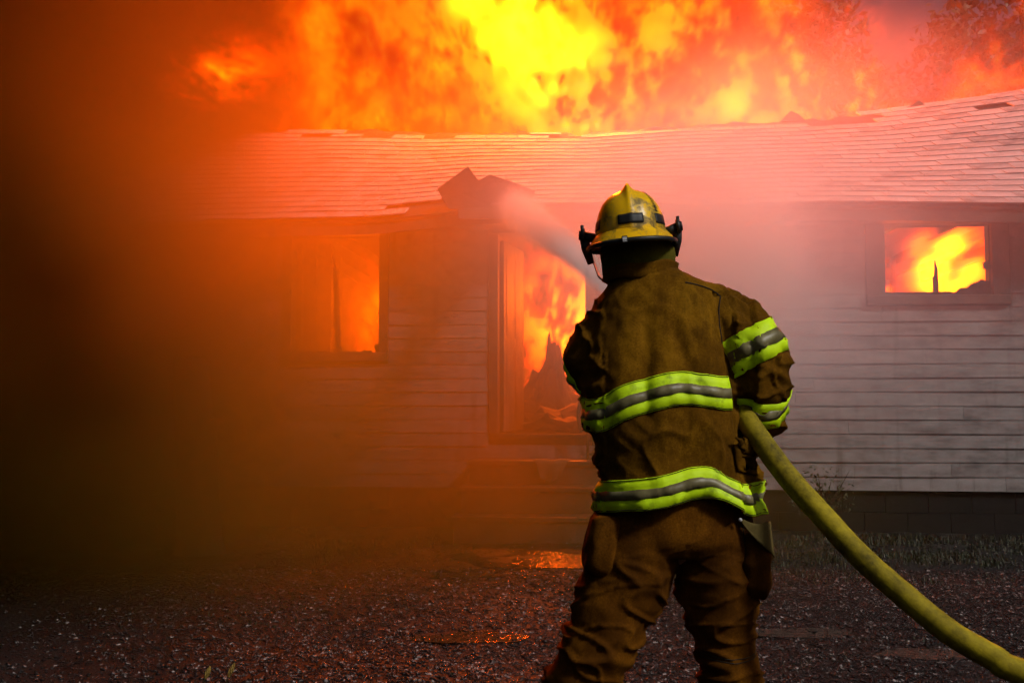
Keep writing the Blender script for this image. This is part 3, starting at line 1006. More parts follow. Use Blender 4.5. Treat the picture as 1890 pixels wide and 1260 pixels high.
ring_band('lime_stripe', torso_c, z_hem, 0.090, M['lime'], jacket, TA, TB2 + 0.15, 120, 0.0035)
ring_band('silver_stripe', torso_c, z_hem, 0.027, M['silver'], jacket, TA, TB2 + 0.15, 120, 0.0055, 3)
for zf, h in ((z_mid, 0.046), (z_mid, -0.046), (z_hem, 0.042), (z_hem, -0.042)):       # stitching near the edges
    pts = []
    for i in range(111):
        t = TA + ((TMID if zf is z_mid else TB2) - TA) * i / 110
        z = zf(t) + h
        c = Vector(torso_c(z))
        hit, nor, _, _ = JB.ray_cast(c, Vector((math.cos(t), math.sin(t), 0)), 0.45)
        if hit: pts.append(tuple(hit + nor * 0.0055 - PO) + (0.0011,))
    bm = bmesh.new(); add_tube(bm, pts, 4); bm_obj('stitching', bm, M['thread'], jacket)

def sleeve_band(path, s0, s1, lift, mat, name, tilt=0.0, n=64, rows=5):
    pth = smoothpath(path, 12)
    P = [Vector(p[:3]) for p in pth]
    m_ = len(P) - 1
    def at(s):
        f = min(max(s, 0), 0.9999) * m_; i = int(f); return P[i].lerp(P[i + 1], f - i)
    vs, fs = [], []
    c0 = at((s0 + s1) / 2)
    ax = (at(s1 + 0.03) - at(s0 - 0.03)).normalized()
    ref = Vector((0, -1, 0)); e1 = (ref - ax * ref.dot(ax)).normalized(); e2 = ax.cross(e1)
    for j in range(rows):
        c = at(s0 + (s1 - s0) * j / (rows - 1))
        for i in range(n):
            t = 2 * math.pi * i / n
            d = e1 * math.cos(t) + e2 * math.sin(t)
            hit, nor, _, _ = JB.ray_cast(c, d, 0.2)
            if hit is None: hit, nor = c + d * 0.09, d
            if (hit - c).length > 0.118: hit = c + d * 0.105; nor = d
            vs.append(hit + nor * lift - PO)
    for j in range(rows - 1):
        for i in range(n):
            fs.append((j * n + i, j * n + (i + 1) % n, (j + 1) * n + (i + 1) % n, (j + 1) * n + i))
    o = mesh_obj(name, vs, fs, mat, jacket, True)
    sm = o.modifiers.new('thickness', 'SOLIDIFY'); sm.thickness = 0.0025; sm.offset = 0
for path, a, b in ((R_ARM, 0.30, 0.54), (R_ARM, 0.68, 0.86), (L_ARM, 0.42, 0.55), (L_ARM, 0.86, 0.97)):
    sleeve_band(path, a, b, 0.005, M['lime'], 'lime_stripe')
    k = (b - a) * 0.33
    sleeve_band(path, a + k, b - k, 0.007, M['silver'], 'silver_stripe', rows=3)

def proj(B, x, z, lift=0.002, y0=2.0):
    hit, nor, _, _ = B.ray_cast(Vector((x, y0, z)), Vector((0, 1, 0)), 2.0)
    return (hit + nor * lift) if hit else Vector((x, 3.0, z))
def seam(B, pts, r_, parent, mat, lift=0.001, name='seam'):
    path = catmull([(a, b) for a, b in pts], 8)
    bm = bmesh.new()
    add_tube(bm, [tuple(proj(B, a, b, lift) - PO) + (r_,) for a, b in path], 5)
    return bm_obj(name, bm, mat, parent)
# yoke seam over the right shoulder, back panel seam, collar seam
seam(JB, [(0.52, 1.625), (0.56, 1.618), (0.60, 1.606), (0.632, 1.588)], 0.0022, jacket, M['thread'])
seam(JB, [(0.632, 1.588), (0.622, 1.55), (0.618, 1.50), (0.622, 1.44)], 0.0018, jacket, M['thread'])

def patch(B, corners, nu, nv, th, mat, parent, name, lift=0.004, bulge=0.0):
    """a flap or pocket: a quad in the figure's back view laid on the cloth beneath it"""
    (x0, z0), (x1, z1), (x2, z2), (x3, z3) = corners
    vs, fs = [], []
    for j in range(nv + 1):
        for i in range(nu + 1):
            u, v = i / nu, j / nv
            x = (x0 * (1 - u) + x1 * u) * (1 - v) + (x3 * (1 - u) + x2 * u) * v
            z = (z0 * (1 - u) + z1 * u) * (1 - v) + (z3 * (1 - u) + z2 * u) * v
            p = proj(B, x, z, lift + bulge * (math.sin(math.pi * u) * math.sin(math.pi * min(1, v * 1.1 + 0.05))) ** 0.6)
            vs.append(p - PO)
    for j in range(nv):
        for i in range(nu):
            a = j * (nu + 1) + i
            fs.append((a, a + 1, a + nu + 2, a + nu + 1))
    o = mesh_obj(name, vs, fs, mat, parent, True)
    sm = o.modifiers.new('thickness', 'SOLIDIFY'); sm.thickness = th; sm.offset = 0
    return o
patch(JB, [(0.635, 1.145), (0.72, 1.13), (0.715, 1.05), (0.645, 1.07)], 12, 10, 0.006, M['jacket'], jacket, 'pocket', 0.006, 0.022)
patch(JB, [(0.628, 1.165), (0.725, 1.140), (0.722, 1.105), (0.66, 1.115)], 12, 6, 0.005, M['jacket'], jacket, 'pocket_flap', 0.024, 0.006)

# collar standing round the neck
bm = bmesh.new()
cr = []
for j, (z, k) in enumerate(((1.64, 1.02), (1.665, 0.98), (1.682, 0.985), (1.692, 1.01))):
    ring = []
    for i in range(48):
        t = 2 * math.pi * i / 48
        ring.append(bm.verts.new(Vector((0.402 + 0.112 * k * math.cos(t), 3.10 + 0.105 * k * math.sin(t), z + 0.012 * math.cos(t) * (1 if j else 0) + 0.004 * math.sin(5 * t))) - PO))
    cr.append(ring)
for j in range(3):
    for i in range(48):
        bm.faces.new((cr[j][i], cr[j][(i + 1) % 48], cr[j + 1][(i + 1) % 48], cr[j + 1][i]))
o = bm_obj('collar', bm, M['jacket'], jacket, True)
sm = o.modifiers.new('thickness', 'SOLIDIFY'); sm.thickness = 0.008
# thigh pockets with flaps and a stud
def cargo(side):
    bm = bmesh.new()
    if side > 0:
        loft(bm, [(0.705, 2.99, 0.70, 0.035, 0.075, 0.6), (0.708, 2.985, 0.74, 0.048, 0.092, 0.6), (0.706, 2.98, 0.83, 0.045, 0.092, 0.6), (0.69, 2.985, 0.90, 0.03, 0.08, 0.7)], 5, 32)
    else:
        loft(bm, [(0.275, 2.99, 0.76, 0.035, 0.07, 0.6), (0.262, 2.985, 0.79, 0.048, 0.09, 0.6), (0.270, 2.985, 0.86, 0.048, 0.09, 0.6), (0.285, 2.99, 0.93, 0.045, 0.08, 0.7)], 5, 32)
    me = fuse(bm, 0.007, 4)
    displace(me, lambda p, n: 0.007 * (1 - 2 * abs(mnoise.noise((p.x * 14, p.y * 12, p.z * 15 + side)))))
    pk = as_part('cargo_pocket', me, M['trouser'], trousers)
    return BVHTree.FromPolygons([v.co + PO for v in me.vertices], [tuple(p.vertices) for p in me.polygons])
CB = cargo(1)
cargo(-1)
bm = bmesh.new()
fl = []
for j in range(7):
    row = []
    for i in range(13):
        u, v = i / 12, j / 6
        x = 0.652 + 0.108 * u + 0.008 * v
        y = 2.885 - 0.012 * math.sin(math.pi * u) + 0.20 * max(0, u - 0.62) ** 1.2 - 0.008 * v
        z = 0.940 - 0.030 * u - (0.018 + 0.085 * u) * v - 0.008 * math.sin(u * 5)
        row.append(bm.verts.new(Vector((x, y, z)) - PO))
    fl.append(row)
for j in range(6):
    for i in range(12):
        bm.faces.new((fl[j][i], fl[j][i + 1], fl[j + 1][i + 1], fl[j + 1][i]))
M['flap'] = cloth_mat('faded_flap_cloth', (0.07, 0.05, 0.015), (0.15, 0.11, 0.035), (0.24, 0.18, 0.06), (0.05, 0.035, 0.012))
o = bm_obj('pocket_flap', bm, M['flap'], trousers, True)
sm = o.modifiers.new('thickness', 'SOLIDIFY'); sm.thickness = 0.005
bm = bmesh.new(); blob(bm, Vector((0.652, 2.868, 0.932)) - PO, (0.006, 0.004, 0.006), 2)
M['metal'] = surf('dull_metal', [(0.3, (0.35, 0.34, 0.33)), (0.7, (0.6, 0.58, 0.56))], 12, 3, 0.3, 0.0, spec=0.8)
bm_obj('snap_stud', bm, M['metal'], trousers, True)
seam(TB, [(0.665, 0.925), (0.672, 0.85), (0.685, 0.77), (0.692, 0.70)], 0.0016, trousers, M['thread'])
seam(TB, [(0.545, 0.545), (0.60, 0.538), (0.66, 0.535), (0.715, 0.545)], 0.0014, trousers, M['thread'])
seam(TB, [(0.545, 0.535), (0.60, 0.528), (0.66, 0.525), (0.715, 0.535)], 0.0014, trousers, M['thread'])

# boots
for P_ in (L_LEG, R_LEG):
    x, y = P_[-1][0], P_[-1][1]
    dx = -0.03 if P_ is L_LEG else 0.01
    bm = bmesh.new()
    add_tube(bm, [(x, y, 0.26, 0.075), (x, y, 0.10, 0.07), (x, y, 0.05, 0.06)], 18)
    blob(bm, (x + dx * 0.5, y + 0.05, 0.055), (0.052, 0.13, 0.05))
    blob(bm, (x + dx, y + 0.12, 0.05), (0.055, 0.075, 0.045))
    add_tube(bm, [(x, y - 0.02, 0.004, 0.055), (x, y - 0.02, 0.05, 0.052)], 16)
    as_part('boot', fuse(bm, 0.010, 2), M['boot'], person)

# gloves: palm, four fingers of different lengths and a thumb, closed on the hose
def glove(c, ax, inw, up):
    """c: palm centre; ax: along the hose; inw: towards the hose; up: from wrist to knuckles"""
    c, ax, inw, up = (Vector(v) for v in (c, ax, inw, up))
    ax.normalize(); inw.normalize(); up.normalize()
    bm = bmesh.new()
    add_tube(bm, [tuple(c - up * 0.05) + (0.040,), tuple(c - up * 0.01) + (0.046,), tuple(c + up * 0.035) + (0.044,)], 16, squash=0.7, start=tuple(ax))
    for i, (L_, o_) in enumerate(((0.075, -0.036), (0.085, -0.012), (0.08, 0.012), (0.062, 0.034))):
        k0 = c + up * 0.035 + ax * o_
        k1 = k0 + up * L_ * 0.42 + inw * L_ * 0.18
        k2 = k1 + up * L_ * 0.10 + inw * L_ * 0.45
        k3 = k2 - up * L_ * 0.22 + inw * L_ * 0.26
        add_tube(bm, [tuple(k0 - up * 0.02) + (0.0135,), tuple(k0) + (0.0135,), tuple(k1) + (0.0125,), tuple(k2) + (0.0115,), tuple(k3) + (0.010,)], 10)
    t0 = c - up * 0.02 - ax * 0.035
    t1 = t0 - ax * 0.025 + up * 0.015 + inw * 0.02
    t2 = t1 + inw * 0.04 + up * 0.012 + ax * 0.004
    add_tube(bm, [tuple(t0 + ax * 0.01) + (0.017,), tuple(t1) + (0.015,), tuple(t2) + (0.012,)], 10)
    as_part('glove', fuse(bm, 0.0055, 2), M['glove'], person)
glove((0.762, 3.155, 1.165), (0, 1, 0.15), (-1, 0.1, 0.25), (-0.15, 0.35, -0.9))
glove((0.615, 3.52, 1.345), (0.0, 1, 0.2), (0.3, 0.1, 1), (0.95, 0.2, 0.1))

# hood / ear flap of the helmet, down to the collar
bm = bmesh.new()
loft(bm, [(0.400, 3.10, 1.655, 0.095, 0.095, 1.0), (0.399, 3.10, 1.685, 0.104, 0.100, 1.0), (0.396, 3.10, 1.725, 0.112, 0.108, 1.0), (0.390, 3.10, 1.765, 0.106, 0.112, 1.0), (0.380, 3.10, 1.80, 0.095, 0.11, 1.0)], 6, 48)
hme = fuse(bm, 0.006, 3)
for v in hme.vertices:                       # open at the face
    pass
displace(hme, lambda p, n: 0.006 * mnoise.noise((p.x * 14 + p.z * 12, p.y * 10, p.z * 10)) + 0.004 * (1 - 2 * abs(mnoise.noise((p.x * 12 - p.z * 16, p.y * 8, p.z * 10)))))
hood = as_part('ear_flap', hme, M['hood'], person)

# -- helmet, built upright about its own centre, then tilted with the head
helm = empty('helmet', Vector((0.370, 3.07, 1.778)) - PO, person)
helm.rotation_euler = (R(1), R(-4.5), R(-6))
HW, HD, HH = 0.109, 0.137, 0.143
def shell_pt(t, v, off=0.0):
    """t round the head (-pi/2 is the back), v from rim (0) to crown (1)"""
    ph = v * math.pi / 2
    r_ = math.cos(ph) ** 0.78
    x, y, z = HW * r_ * math.cos(t), HD * r_ * math.sin(t), HH * math.sin(ph) ** 0.95
    z += 0.016 * math.exp(-(x / 0.015) ** 2) * sstep(0.35, 0.85, v) + 0.006 * math.exp(-(x / 0.008) ** 2) * sstep(0.15, 0.5, v)
    o_ = Vector((x / HW ** 2, y / HD ** 2, z / HH ** 2)).normalized()
    e = 0.0035 * math.exp(-(x / 0.010) ** 2) * (1 - v)
    return Vector((x, y, z)) + o_ * (off + e)
vs, fs = [], []
NT, NV = 120, 34
for j in range(NV + 1):
    for i in range(NT):
        vs.append(shell_pt(2 * math.pi * i / NT, min(j / NV, 0.995)))
for j in range(NV):
    for i in range(NT):
        fs.append((j * NT + i, j * NT + (i + 1) % NT, (j + 1) * NT + (i + 1) % NT, (j + 1) * NT + i))
fs.append(tuple(NV * NT + i for i in range(NT)))
mesh_obj('shell', vs, fs, M['helmet'], helm, True)
def brim_pt(t, v):
    back = max(0.0, -math.sin(t)); side = abs(math.cos(t)); front = max(0.0, math.sin(t))
    out = 0.026 + 0.016 * back + 0.020 * front
    drop = 0.026 + 0.004 * back - 0.010 * front
    x = (HW + out * v) * math.cos(t); y = (HD + out * v * 1.05) * math.sin(t)
    return Vector((x, y, 0.010 * (1 - v) - drop * v ** 1.15))
vs, fs = [], []
NB = 10
prof = [(v / NB, 0.0) for v in range(NB + 1)] + [(v / NB, -0.005) for v in range(NB, -1, -1)]
for i in range(NT):
    t = 2 * math.pi * i / NT
    for v, dz in prof:
        vs.append(brim_pt(t, v) + Vector((0, 0, dz)))
K = len(prof)
for i in range(NT):
    for c in range(K - 1):
        a, b = i * K + c, ((i + 1) % NT) * K + c
        fs.append((a, b, b + 1, a + 1))
mesh_obj('brim', vs, fs, M['helmet'], helm, True)
bm = bmesh.new()
rings = []
for i in range(NT):
    t = 2 * math.pi * i / NT
    p = brim_pt(t, 1.0) + Vector((0, 0, -0.0025)); rad = Vector((math.cos(t), math.sin(t), 0))
    rings.append([bm.verts.new(p + rad * 0.0055 * math.cos(k * math.pi / 4) + Vector((0, 0, 0.0072 * math.sin(k * math.pi / 4)))) for k in range(8)])
for i in range(NT):
    for k in range(8):
        bm.faces.new((rings[i][k], rings[(i + 1) % NT][k], rings[(i + 1) % NT][(k + 1) % 8], rings[i][(k + 1) % 8]))
bm_obj('edge_trim', bm, M['blackrub'], helm, True)
def shell_patch(name, t0, t1, v0, v1, mat, off=0.0012, nu=12, nv=4):
    vs, fs = [], []
    for j in range(nv + 1):
        for i in range(nu + 1):
            vs.append(shell_pt(t0 + (t1 - t0) * i / nu, v0 + (v1 - v0) * j / nv, off))
    for j in range(nv):
        for i in range(nu):
            a = j * (nu + 1) + i
            fs.append((a, a + 1, a + nu + 2, a + nu + 1))
    o = mesh_obj(name, vs, fs, mat, helm, True)
    sm = o.modifiers.new('thickness', 'SOLIDIFY'); sm.thickness = 0.0012; sm.offset = 0
    return o
B_ = -math.pi / 2
for a, b in ((B_ - 0.36, B_ + 0.36), (B_ + 0.78, B_ + 1.30), (B_ - 1.55, B_ - 1.03), (B_ + 1.85, B_ + 2.35), (B_ - 2.6, B_ - 2.1)):
    shell_patch('tape_patch', a, b, 0.09, 0.225, M['blackrub'])
# lettering running up the right side of the shell
def helmet_text(body, t, v, size):
    cu = bpy.data.curves.new('lettering', 'FONT'); cu.body = body; cu.size = size; cu.align_x = 'LEFT'; cu.align_y = 'CENTER'; cu.extrude = 0.0003
    tmp = bpy.data.objects.new('tmp', cu); col.objects.link(tmp)
    me = bpy.data.meshes.new_from_object(tmp.evaluated_get(bpy.context.evaluated_depsgraph_get()))
    bpy.data.objects.remove(tmp)
    for q in me.vertices:
        s_, w_ = q.co.x, q.co.y
        q.co = shell_pt(t - w_ / 0.118, v + s_ / 0.185, 0.0022 + q.co.z)
    me.materials.clear()
    link_mesh('lettering', me, M['blackrub'], helm)
helmet_text('PROZON', B_ + 0.90, 0.25, 0.020)
# badge clipped to the rear edge
bd = brim_pt(B_ - 0.16, 1.0)
box_obj('badge_clip', (bd.x - 0.0085, bd.x + 0.0085, bd.y - 0.014, bd.y + 0.006, -0.041, -0.021), M['blackrub'], helm, 0.002)
M['white'] = surf('white_badge', [(0.3, (0.5, 0.5, 0.5)), (0.7, (0.75, 0.75, 0.74))], 30, 2, 0.4, 0)
box_obj('badge_plate', (bd.x - 0.006, bd.x + 0.006, bd.y - 0.0155, bd.y - 0.0138, -0.034, -0.025), M['white'], helm)
box_obj('badge_plate', (bd.x - 0.006, bd.x + 0.006, bd.y - 0.0155, bd.y - 0.0138, -0.0385, -0.0365), M['white'], helm)
# face shield pivots, arms and the clear shield in front of the face
for s_ in (-1, 1):
    bm = bmesh.new()
    x0 = s_ * (HW - 0.004)
    add_tube(bm, [(x0, 0.02, 0.006, 0.016), (s_ * (HW + 0.036), 0.02, 0.022, 0.014)], 14)
    add_tube(bm, [(s_ * (HW + 0.034), 0.02, 0.022, 0.022), (s_ * (HW + 0.044), 0.02, 0.023, 0.022)], 18)
    add_tube(bm, [(s_ * (HW + 0.044), 0.02, 0.023, 0.016), (s_ * (HW + 0.052), 0.02, 0.024, 0.015)], 14)
    add_box(bm, s_ * (HW + 0.040) - 0.005, s_ * (HW + 0.040) + 0.005, 0.010, 0.030, 0.022, 0.054)
    bm_obj('shield_pivot', bm, M['blackrub'], helm, True)
    bm = bmesh.new()
    add_tube(bm, [(s_ * (HW + 0.036), 0.02, 0.016, 0.015), (s_ * (HW + 0.033), 0.03, -0.02, 0.015), (s_ * (HW + 0.022), 0.045, -0.066, 0.011)], 8, squash=0.5)
    bm_obj('shield_arm', bm, M['blackrub'], helm, True)
vs, fs = [], []
NA, NZ = 40, 10
for j in range(NZ + 1):
    v = j / NZ
    for i in range(NA + 1):
        a = math.pi * (i / NA)
        k = 1 - 0.16 * v * (0.4 + 0.6 * abs(math.cos(a)))
        vs.append((math.cos(a) * (HW + 0.026) * k, 0.035 + math.sin(a) * 0.125 * k - 0.05 * v * abs(math.cos(a)) ** 3 * 0, -0.018 - 0.115 * v * (0.72 + 0.28 * math.sin(a))))
for j in range(NZ):
    for i in range(NA):
        a = j * (NA + 1) + i
        fs.append((a, a + 1, a + NA + 2, a + NA + 1))
o = mesh_obj('face_shield', vs, fs, M['visor'], helm, True)
sm = o.modifiers.new('thickness', 'SOLIDIFY'); sm.thickness = 0.0025
bm = bmesh.new()
add_box(bm, -0.098, -0.078, 0.03, 0.036, -0.125, -0.03)
bm_obj('chin_strap', bm, M['blackrub'], helm)

# ------------------------------------------------------------------ hose and nozzle
def hose_mat():
    m, nt, b = mat_new('dirty_yellow_hose')
    tc = nt.nodes.new('ShaderNodeTexCoord'); o = tc.outputs['Object']
    f = noise(nt, o, 5, 5, 0.65) * 0.5 + noise(nt, o, 26, 6, 0.75) * 0.5
    nt.links.new(ramp(nt, f.s, [(0.36, (0.06, 0.045, 0.003)), (0.47, (0.22, 0.165, 0.005)), (0.60, (0.42, 0.32, 0.010)), (0.8, (0.58, 0.45, 0.03))]), b.inputs['Base Color'])
    b.inputs['Roughness'].default_value = 0.7
    b.inputs['Specular IOR Level'].default_value = 0.2
    bp = nt.nodes.new('ShaderNodeBump'); bp.inputs['Strength'].default_value = 0.4; bp.inputs['Distance'].default_value = 0.002
    nt.links.new((noise(nt, o, 420, 2, 0.5) * 1.2 + noise(nt, o, 45, 4, 0.6) * 0.8).s, bp.inputs['Height']); nt.links.new(bp.outputs[0], b.inputs['Normal'])
    return m
M['hose'] = hose_mat()
hose = empty('fire_hose', (1.01, 2.0, 0.0))
tag(hose, 'thick yellow fire hose running from the lower right corner under the arm of the firefighter', 'fire hose')
hp = [(4.2, -2.0, 0.036), (3.6, 0.6, 0.036), (2.9, 1.7, 0.06), (2.2, 2.15, 0.30), (1.65, 2.36, 0.50), (1.263, 2.500, 0.602), (1.205, 2.530, 0.630), (1.116, 2.580, 0.683), (1.028, 2.640, 0.762), (0.936, 2.710, 0.855), (0.858, 2.780, 0.956), (0.783, 2.860, 1.060), (0.704, 2.950, 1.198), (0.700, 3.06, 1.245), (0.69, 3.25, 1.325), (0.685, 3.45, 1.375)]
path = catmull(hp, 14)
hz = Vector(hose.location)
bm = bmesh.new()
rings = add_tube(bm, [(p[0] - hz.x, p[1] - hz.y, p[2] - hz.z, 0.0325 * (1 + 0.02 * mnoise.noise((i * 0.35, 0, 0)))) for i, p in enumerate(path)], 28)
bm_obj('hose_jacket', bm, M['hose'], hose, True)
bm = bmesh.new()
NZL = [(0.685, 3.44, 1.373, 0.041), (0.683, 3.50, 1.387, 0.041), (0.682, 3.505, 1.388, 0.036), (0.676, 3.62, 1.413, 0.034), (0.675, 3.63, 1.415, 0.042), (0.671, 3.70, 1.43, 0.044), (0.668, 3.74, 1.44, 0.034)]
add_tube(bm, [(p[0] - hz.x, p[1] - hz.y, p[2] - hz.z, p[3]) for p in NZL], 20)
bm_obj('nozzle', bm, M['metal'], hose, False)
bm = bmesh.new()
add_tube(bm, [tuple(Vector(q) - hz) + (0.009,) for q in ((0.66, 3.54, 1.39), (0.655, 3.53, 1.45), (0.685, 3.525, 1.475), (0.715, 3.53, 1.452), (0.71, 3.54, 1.40))], 8)
bm_obj('bale_handle', bm, M['blackrub'], hose, True)
# ------------------------------------------------------------------ gravel, puddles, grass, weeds, shrubs, trunk, trees
PUD = [(-0.23, 5.52, 0.30, 0.11), (0.34, 8.05, 0.62, 0.42), (1.62, 5.60, 0.28, 0.10), (-0.45, 7.35, 0.30, 0.10), (2.15, 5.15, 0.22, 0.09)]
def gh_np(x, y):
    return 0.02 * np.sin(x * 0.7 + 1.3) * np.sin(y * 0.9)

def stone_mat():
    m, nt, b = mat_new('wet_stone')
    tc = nt.nodes.new('ShaderNodeTexCoord'); o = tc.outputs['Object']
    vo = nt.nodes.new('ShaderNodeTexVoronoi'); vo.inputs['Scale'].default_value = 52
    nt.links.new(o, vo.inputs['Vector'])
    sp = nt.nodes.new('ShaderNodeSeparateXYZ'); nt.links.new(vo.outputs['Color'], sp.inputs[0])
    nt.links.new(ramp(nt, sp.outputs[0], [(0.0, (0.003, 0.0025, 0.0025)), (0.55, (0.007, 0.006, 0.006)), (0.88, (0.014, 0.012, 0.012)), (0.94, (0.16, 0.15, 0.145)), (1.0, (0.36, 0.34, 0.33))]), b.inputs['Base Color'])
    b.inputs['Roughness'].default_value = 0.22
    b.inputs['Specular IOR Level'].default_value = 0.5
    return m
M['stone'] = stone_mat()
def stones(n, xr, yr, smin, smax, near):
    x = rng.uniform(xr[0], xr[1], n * 2); 
    t = rng.random(n * 2) ** near
    y = yr[0] + (yr[1] - yr[0]) * t
    keep = np.abs(x) < y * 0.60
    keep &= rng.random(n * 2) < np.clip((x + 3.2) / 2.4, 0.12, 1.0)     # stones thinned on the left to imitate the shade there
    for (px, py, a, b) in PUD:
        k = ((x - px) / a) ** 2 + ((y - py) / b) ** 2
        keep &= (k > 1.0) | (rng.random(n * 2) < 0.10)
    x, y = x[keep][:n], y[keep][:n]
    n = len(x)
    s = rng.uniform(smin, smax, n) * (0.6 + 0.8 * rng.random(n) ** 3)
    base = np.array([(1, 0, 0), (-1, 0, 0), (0, 1, 0), (0, -1, 0), (0, 0, 1), (0, 0, -0.6)], float)
    V = base[None] * (1 + rng.uniform(-0.35, 0.35, (n, 6, 3))) + rng.uniform(-0.25, 0.25, (n, 6, 3))
    V *= s[:, None, None] * np.stack([rng.uniform(0.8, 1.3, n), rng.uniform(0.7, 1.2, n), rng.uniform(0.45, 0.8, n)], 1)[:, None, :]
    a = rng.uniform(0, 6.28, n); c, q = np.cos(a)[:, None], np.sin(a)[:, None]
    X_, Y_ = V[..., 0] * c - V[..., 1] * q, V[..., 0] * q + V[..., 1] * c
    hz_ = np.array([ground_h(float(i), float(j)) for i, j in zip(x, y)])
    P = np.stack([X_ + x[:, None], Y_ + y[:, None], V[..., 2] + (hz_ + s * 0.15)[:, None]], -1)
    f = np.array([(0, 2, 4), (2, 1, 4), (1, 3, 4), (3, 0, 4), (2, 0, 5), (1, 2, 5), (3, 1, 5), (0, 3, 5)])
    F_ = (np.arange(n)[:, None, None] * 6 + f[None]).reshape(-1, 3)
    return P.reshape(-1, 3), F_
def np_mesh(name, V, F_):
    me = bpy.data.meshes.new(name)
    k = F_.shape[1]
    me.vertices.add(len(V)); me.vertices.foreach_set('co', np.ascontiguousarray(V, dtype=np.float32).ravel())
    me.loops.add(F_.size); me.loops.foreach_set('vertex_index', np.ascontiguousarray(F_, dtype=np.int32).ravel())
    me.polygons.add(len(F_))
    me.polygons.foreach_set('loop_start', np.arange(0, F_.size, k, dtype=np.int32))
    me.update(calc_edges=True)
    return me
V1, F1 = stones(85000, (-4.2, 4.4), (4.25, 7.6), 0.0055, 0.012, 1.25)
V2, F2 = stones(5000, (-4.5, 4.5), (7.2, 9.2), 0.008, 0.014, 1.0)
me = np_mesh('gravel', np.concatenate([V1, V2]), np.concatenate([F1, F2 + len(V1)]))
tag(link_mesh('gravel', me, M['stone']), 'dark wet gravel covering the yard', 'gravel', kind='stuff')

def water_mat():
    m, nt, b = mat_new('muddy_water')
    b.inputs['Base Color'].default_value = (0.015, 0.010, 0.005, 1)
    b.inputs['Roughness'].default_value = 0.07
    b.inputs['Specular IOR Level'].default_value = 0.7
    tc = nt.nodes.new('ShaderNodeTexCoord')
    bp = nt.nodes.new('ShaderNodeBump'); bp.inputs['Strength'].default_value = 0.7; bp.inputs['Distance'].default_value = 0.02
    nt.links.new(noise(nt, tc.outputs['Object'], 22, 3, 0.6).s, bp.inputs['Height']); nt.links.new(bp.outputs[0], b.inputs['Normal'])
    return m
M['water'] = water_mat()
for i, (px, py, a, b) in enumerate(PUD):
    vs = [(px, py, 0)]
    for k in range(48):
        t = 2 * math.pi * k / 48
        r_ = 1.25 + 0.28 * mnoise.noise((math.cos(t) * 1.6 + i * 7, math.sin(t) * 1.6, 0)) + 0.12 * mnoise.noise((math.cos(t) * 5 + i, math.sin(t) * 5, 3))
        vs.append((px + a * r_ * math.cos(t), py + b * r_ * math.sin(t), 0))
    zc = float(np.mean([ground_h(v[0], v[1]) for v in vs])) + 0.004
    vs = [(v[0], v[1], zc) for v in vs]
    o = mesh_obj('puddle', vs, [(0, k + 1, (k + 1) % 48 + 1) for k in range(48)], M['water'])
    tag(o, kind='structure')

# grass: blades in tufts
def grass_mat():
    m, nt, b = mat_new('damp_grass')
    tc = nt.nodes.new('ShaderNodeTexCoord')
    f = noise(nt, tc.outputs['Object'], 2.2, 4, 0.6)
    nt.links.new(ramp(nt, f.s, [(0.3, (0.010, 0.014, 0.0015)), (0.5, (0.02, 0.028, 0.002)), (0.62, (0.035, 0.024, 0.004)), (0.8, (0.07, 0.04, 0.008))]), b.inputs['Base Color'])
    b.inputs['Roughness'].default_value = 0.6
    return m
M['grass'] = grass_mat()
def blades(pts, hmin, hmax, per, spread):
    n = len(pts) * per
    c = np.repeat(np.array(pts), per, 0)
    x = c[:, 0] + rng.normal(0, spread, n); y = c[:, 1] + rng.normal(0, spread, n)
    z = np.array([ground_h(float(i), float(j)) for i, j in zip(x, y)]) - 0.005
    h = rng.uniform(hmin, hmax, n) * (c[:, 2] if c.shape[1] > 2 else 1.0)
    a = rng.uniform(0, 6.28, n); lean = rng.uniform(0.1, 0.8, n) * h
    wd = rng.uniform(0.002, 0.0045, n)
    dx, dy = np.cos(a), np.sin(a)
    b0 = np.stack([x - dy * wd, y + dx * wd, z], 1); b1 = np.stack([x + dy * wd, y - dx * wd, z], 1)
    m0 = np.stack([x - dy * wd * .8 + dx * lean * .35, y + dx * wd * .8 + dy * lean * .35, z + h * .6], 1)
    m1 = np.stack([x + dy * wd * .8 + dx * lean * .35, y - dx * wd * .8 + dy * lean * .35, z + h * .6], 1)
    tp = np.stack([x + dx * lean, y + dy * lean, z + h], 1)
    V = np.stack([b0, b1, m1, m0, tp], 1).reshape(-1, 3)
    f = np.array([(0, 1, 2), (0, 2, 3), (3, 2, 4)])
    return V, (np.arange(n)[:, None, None] * 5 + f[None]).reshape(-1, 3)
gp = []
for _ in range(1500):
    x, y = random.uniform(1.2, 6.0), random.uniform(7.2, 9.7)
    y -= 0.05 * x
    if mnoise.noise((x * 1.1, y * 1.4, 5)) + random.uniform(-0.3, 0.3) > -0.12: gp.append((x, y, random.uniform(0.5, 1.0)))
for _ in range(500):
    x, y = random.uniform(-5.5, 1.5), random.uniform(8.3, 9.9)
    if mnoise.noise((x * 1.1, y * 1.4, 5)) > 0.0 and not (-0.7 < x < 1.3 and y > 8.6): gp.append((x, y, random.uniform(0.5, 1.0)))
for _ in range(170):
    x, y = random.uniform(-2.5, 3.5), random.uniform(4.6, 7.4)
    if mnoise.noise((x * 0.9, y * 0.9, 15)) > 0.12: gp.append((x, y, random.uniform(0.25, 0.5)))
V, F_ = blades(gp, 0.02, 0.075, 15, 0.05)
tag(link_mesh('grass', np_mesh('grass', V, F_), M['grass']), 'short damp grass between the gravel and the house', 'grass', kind='stuff')

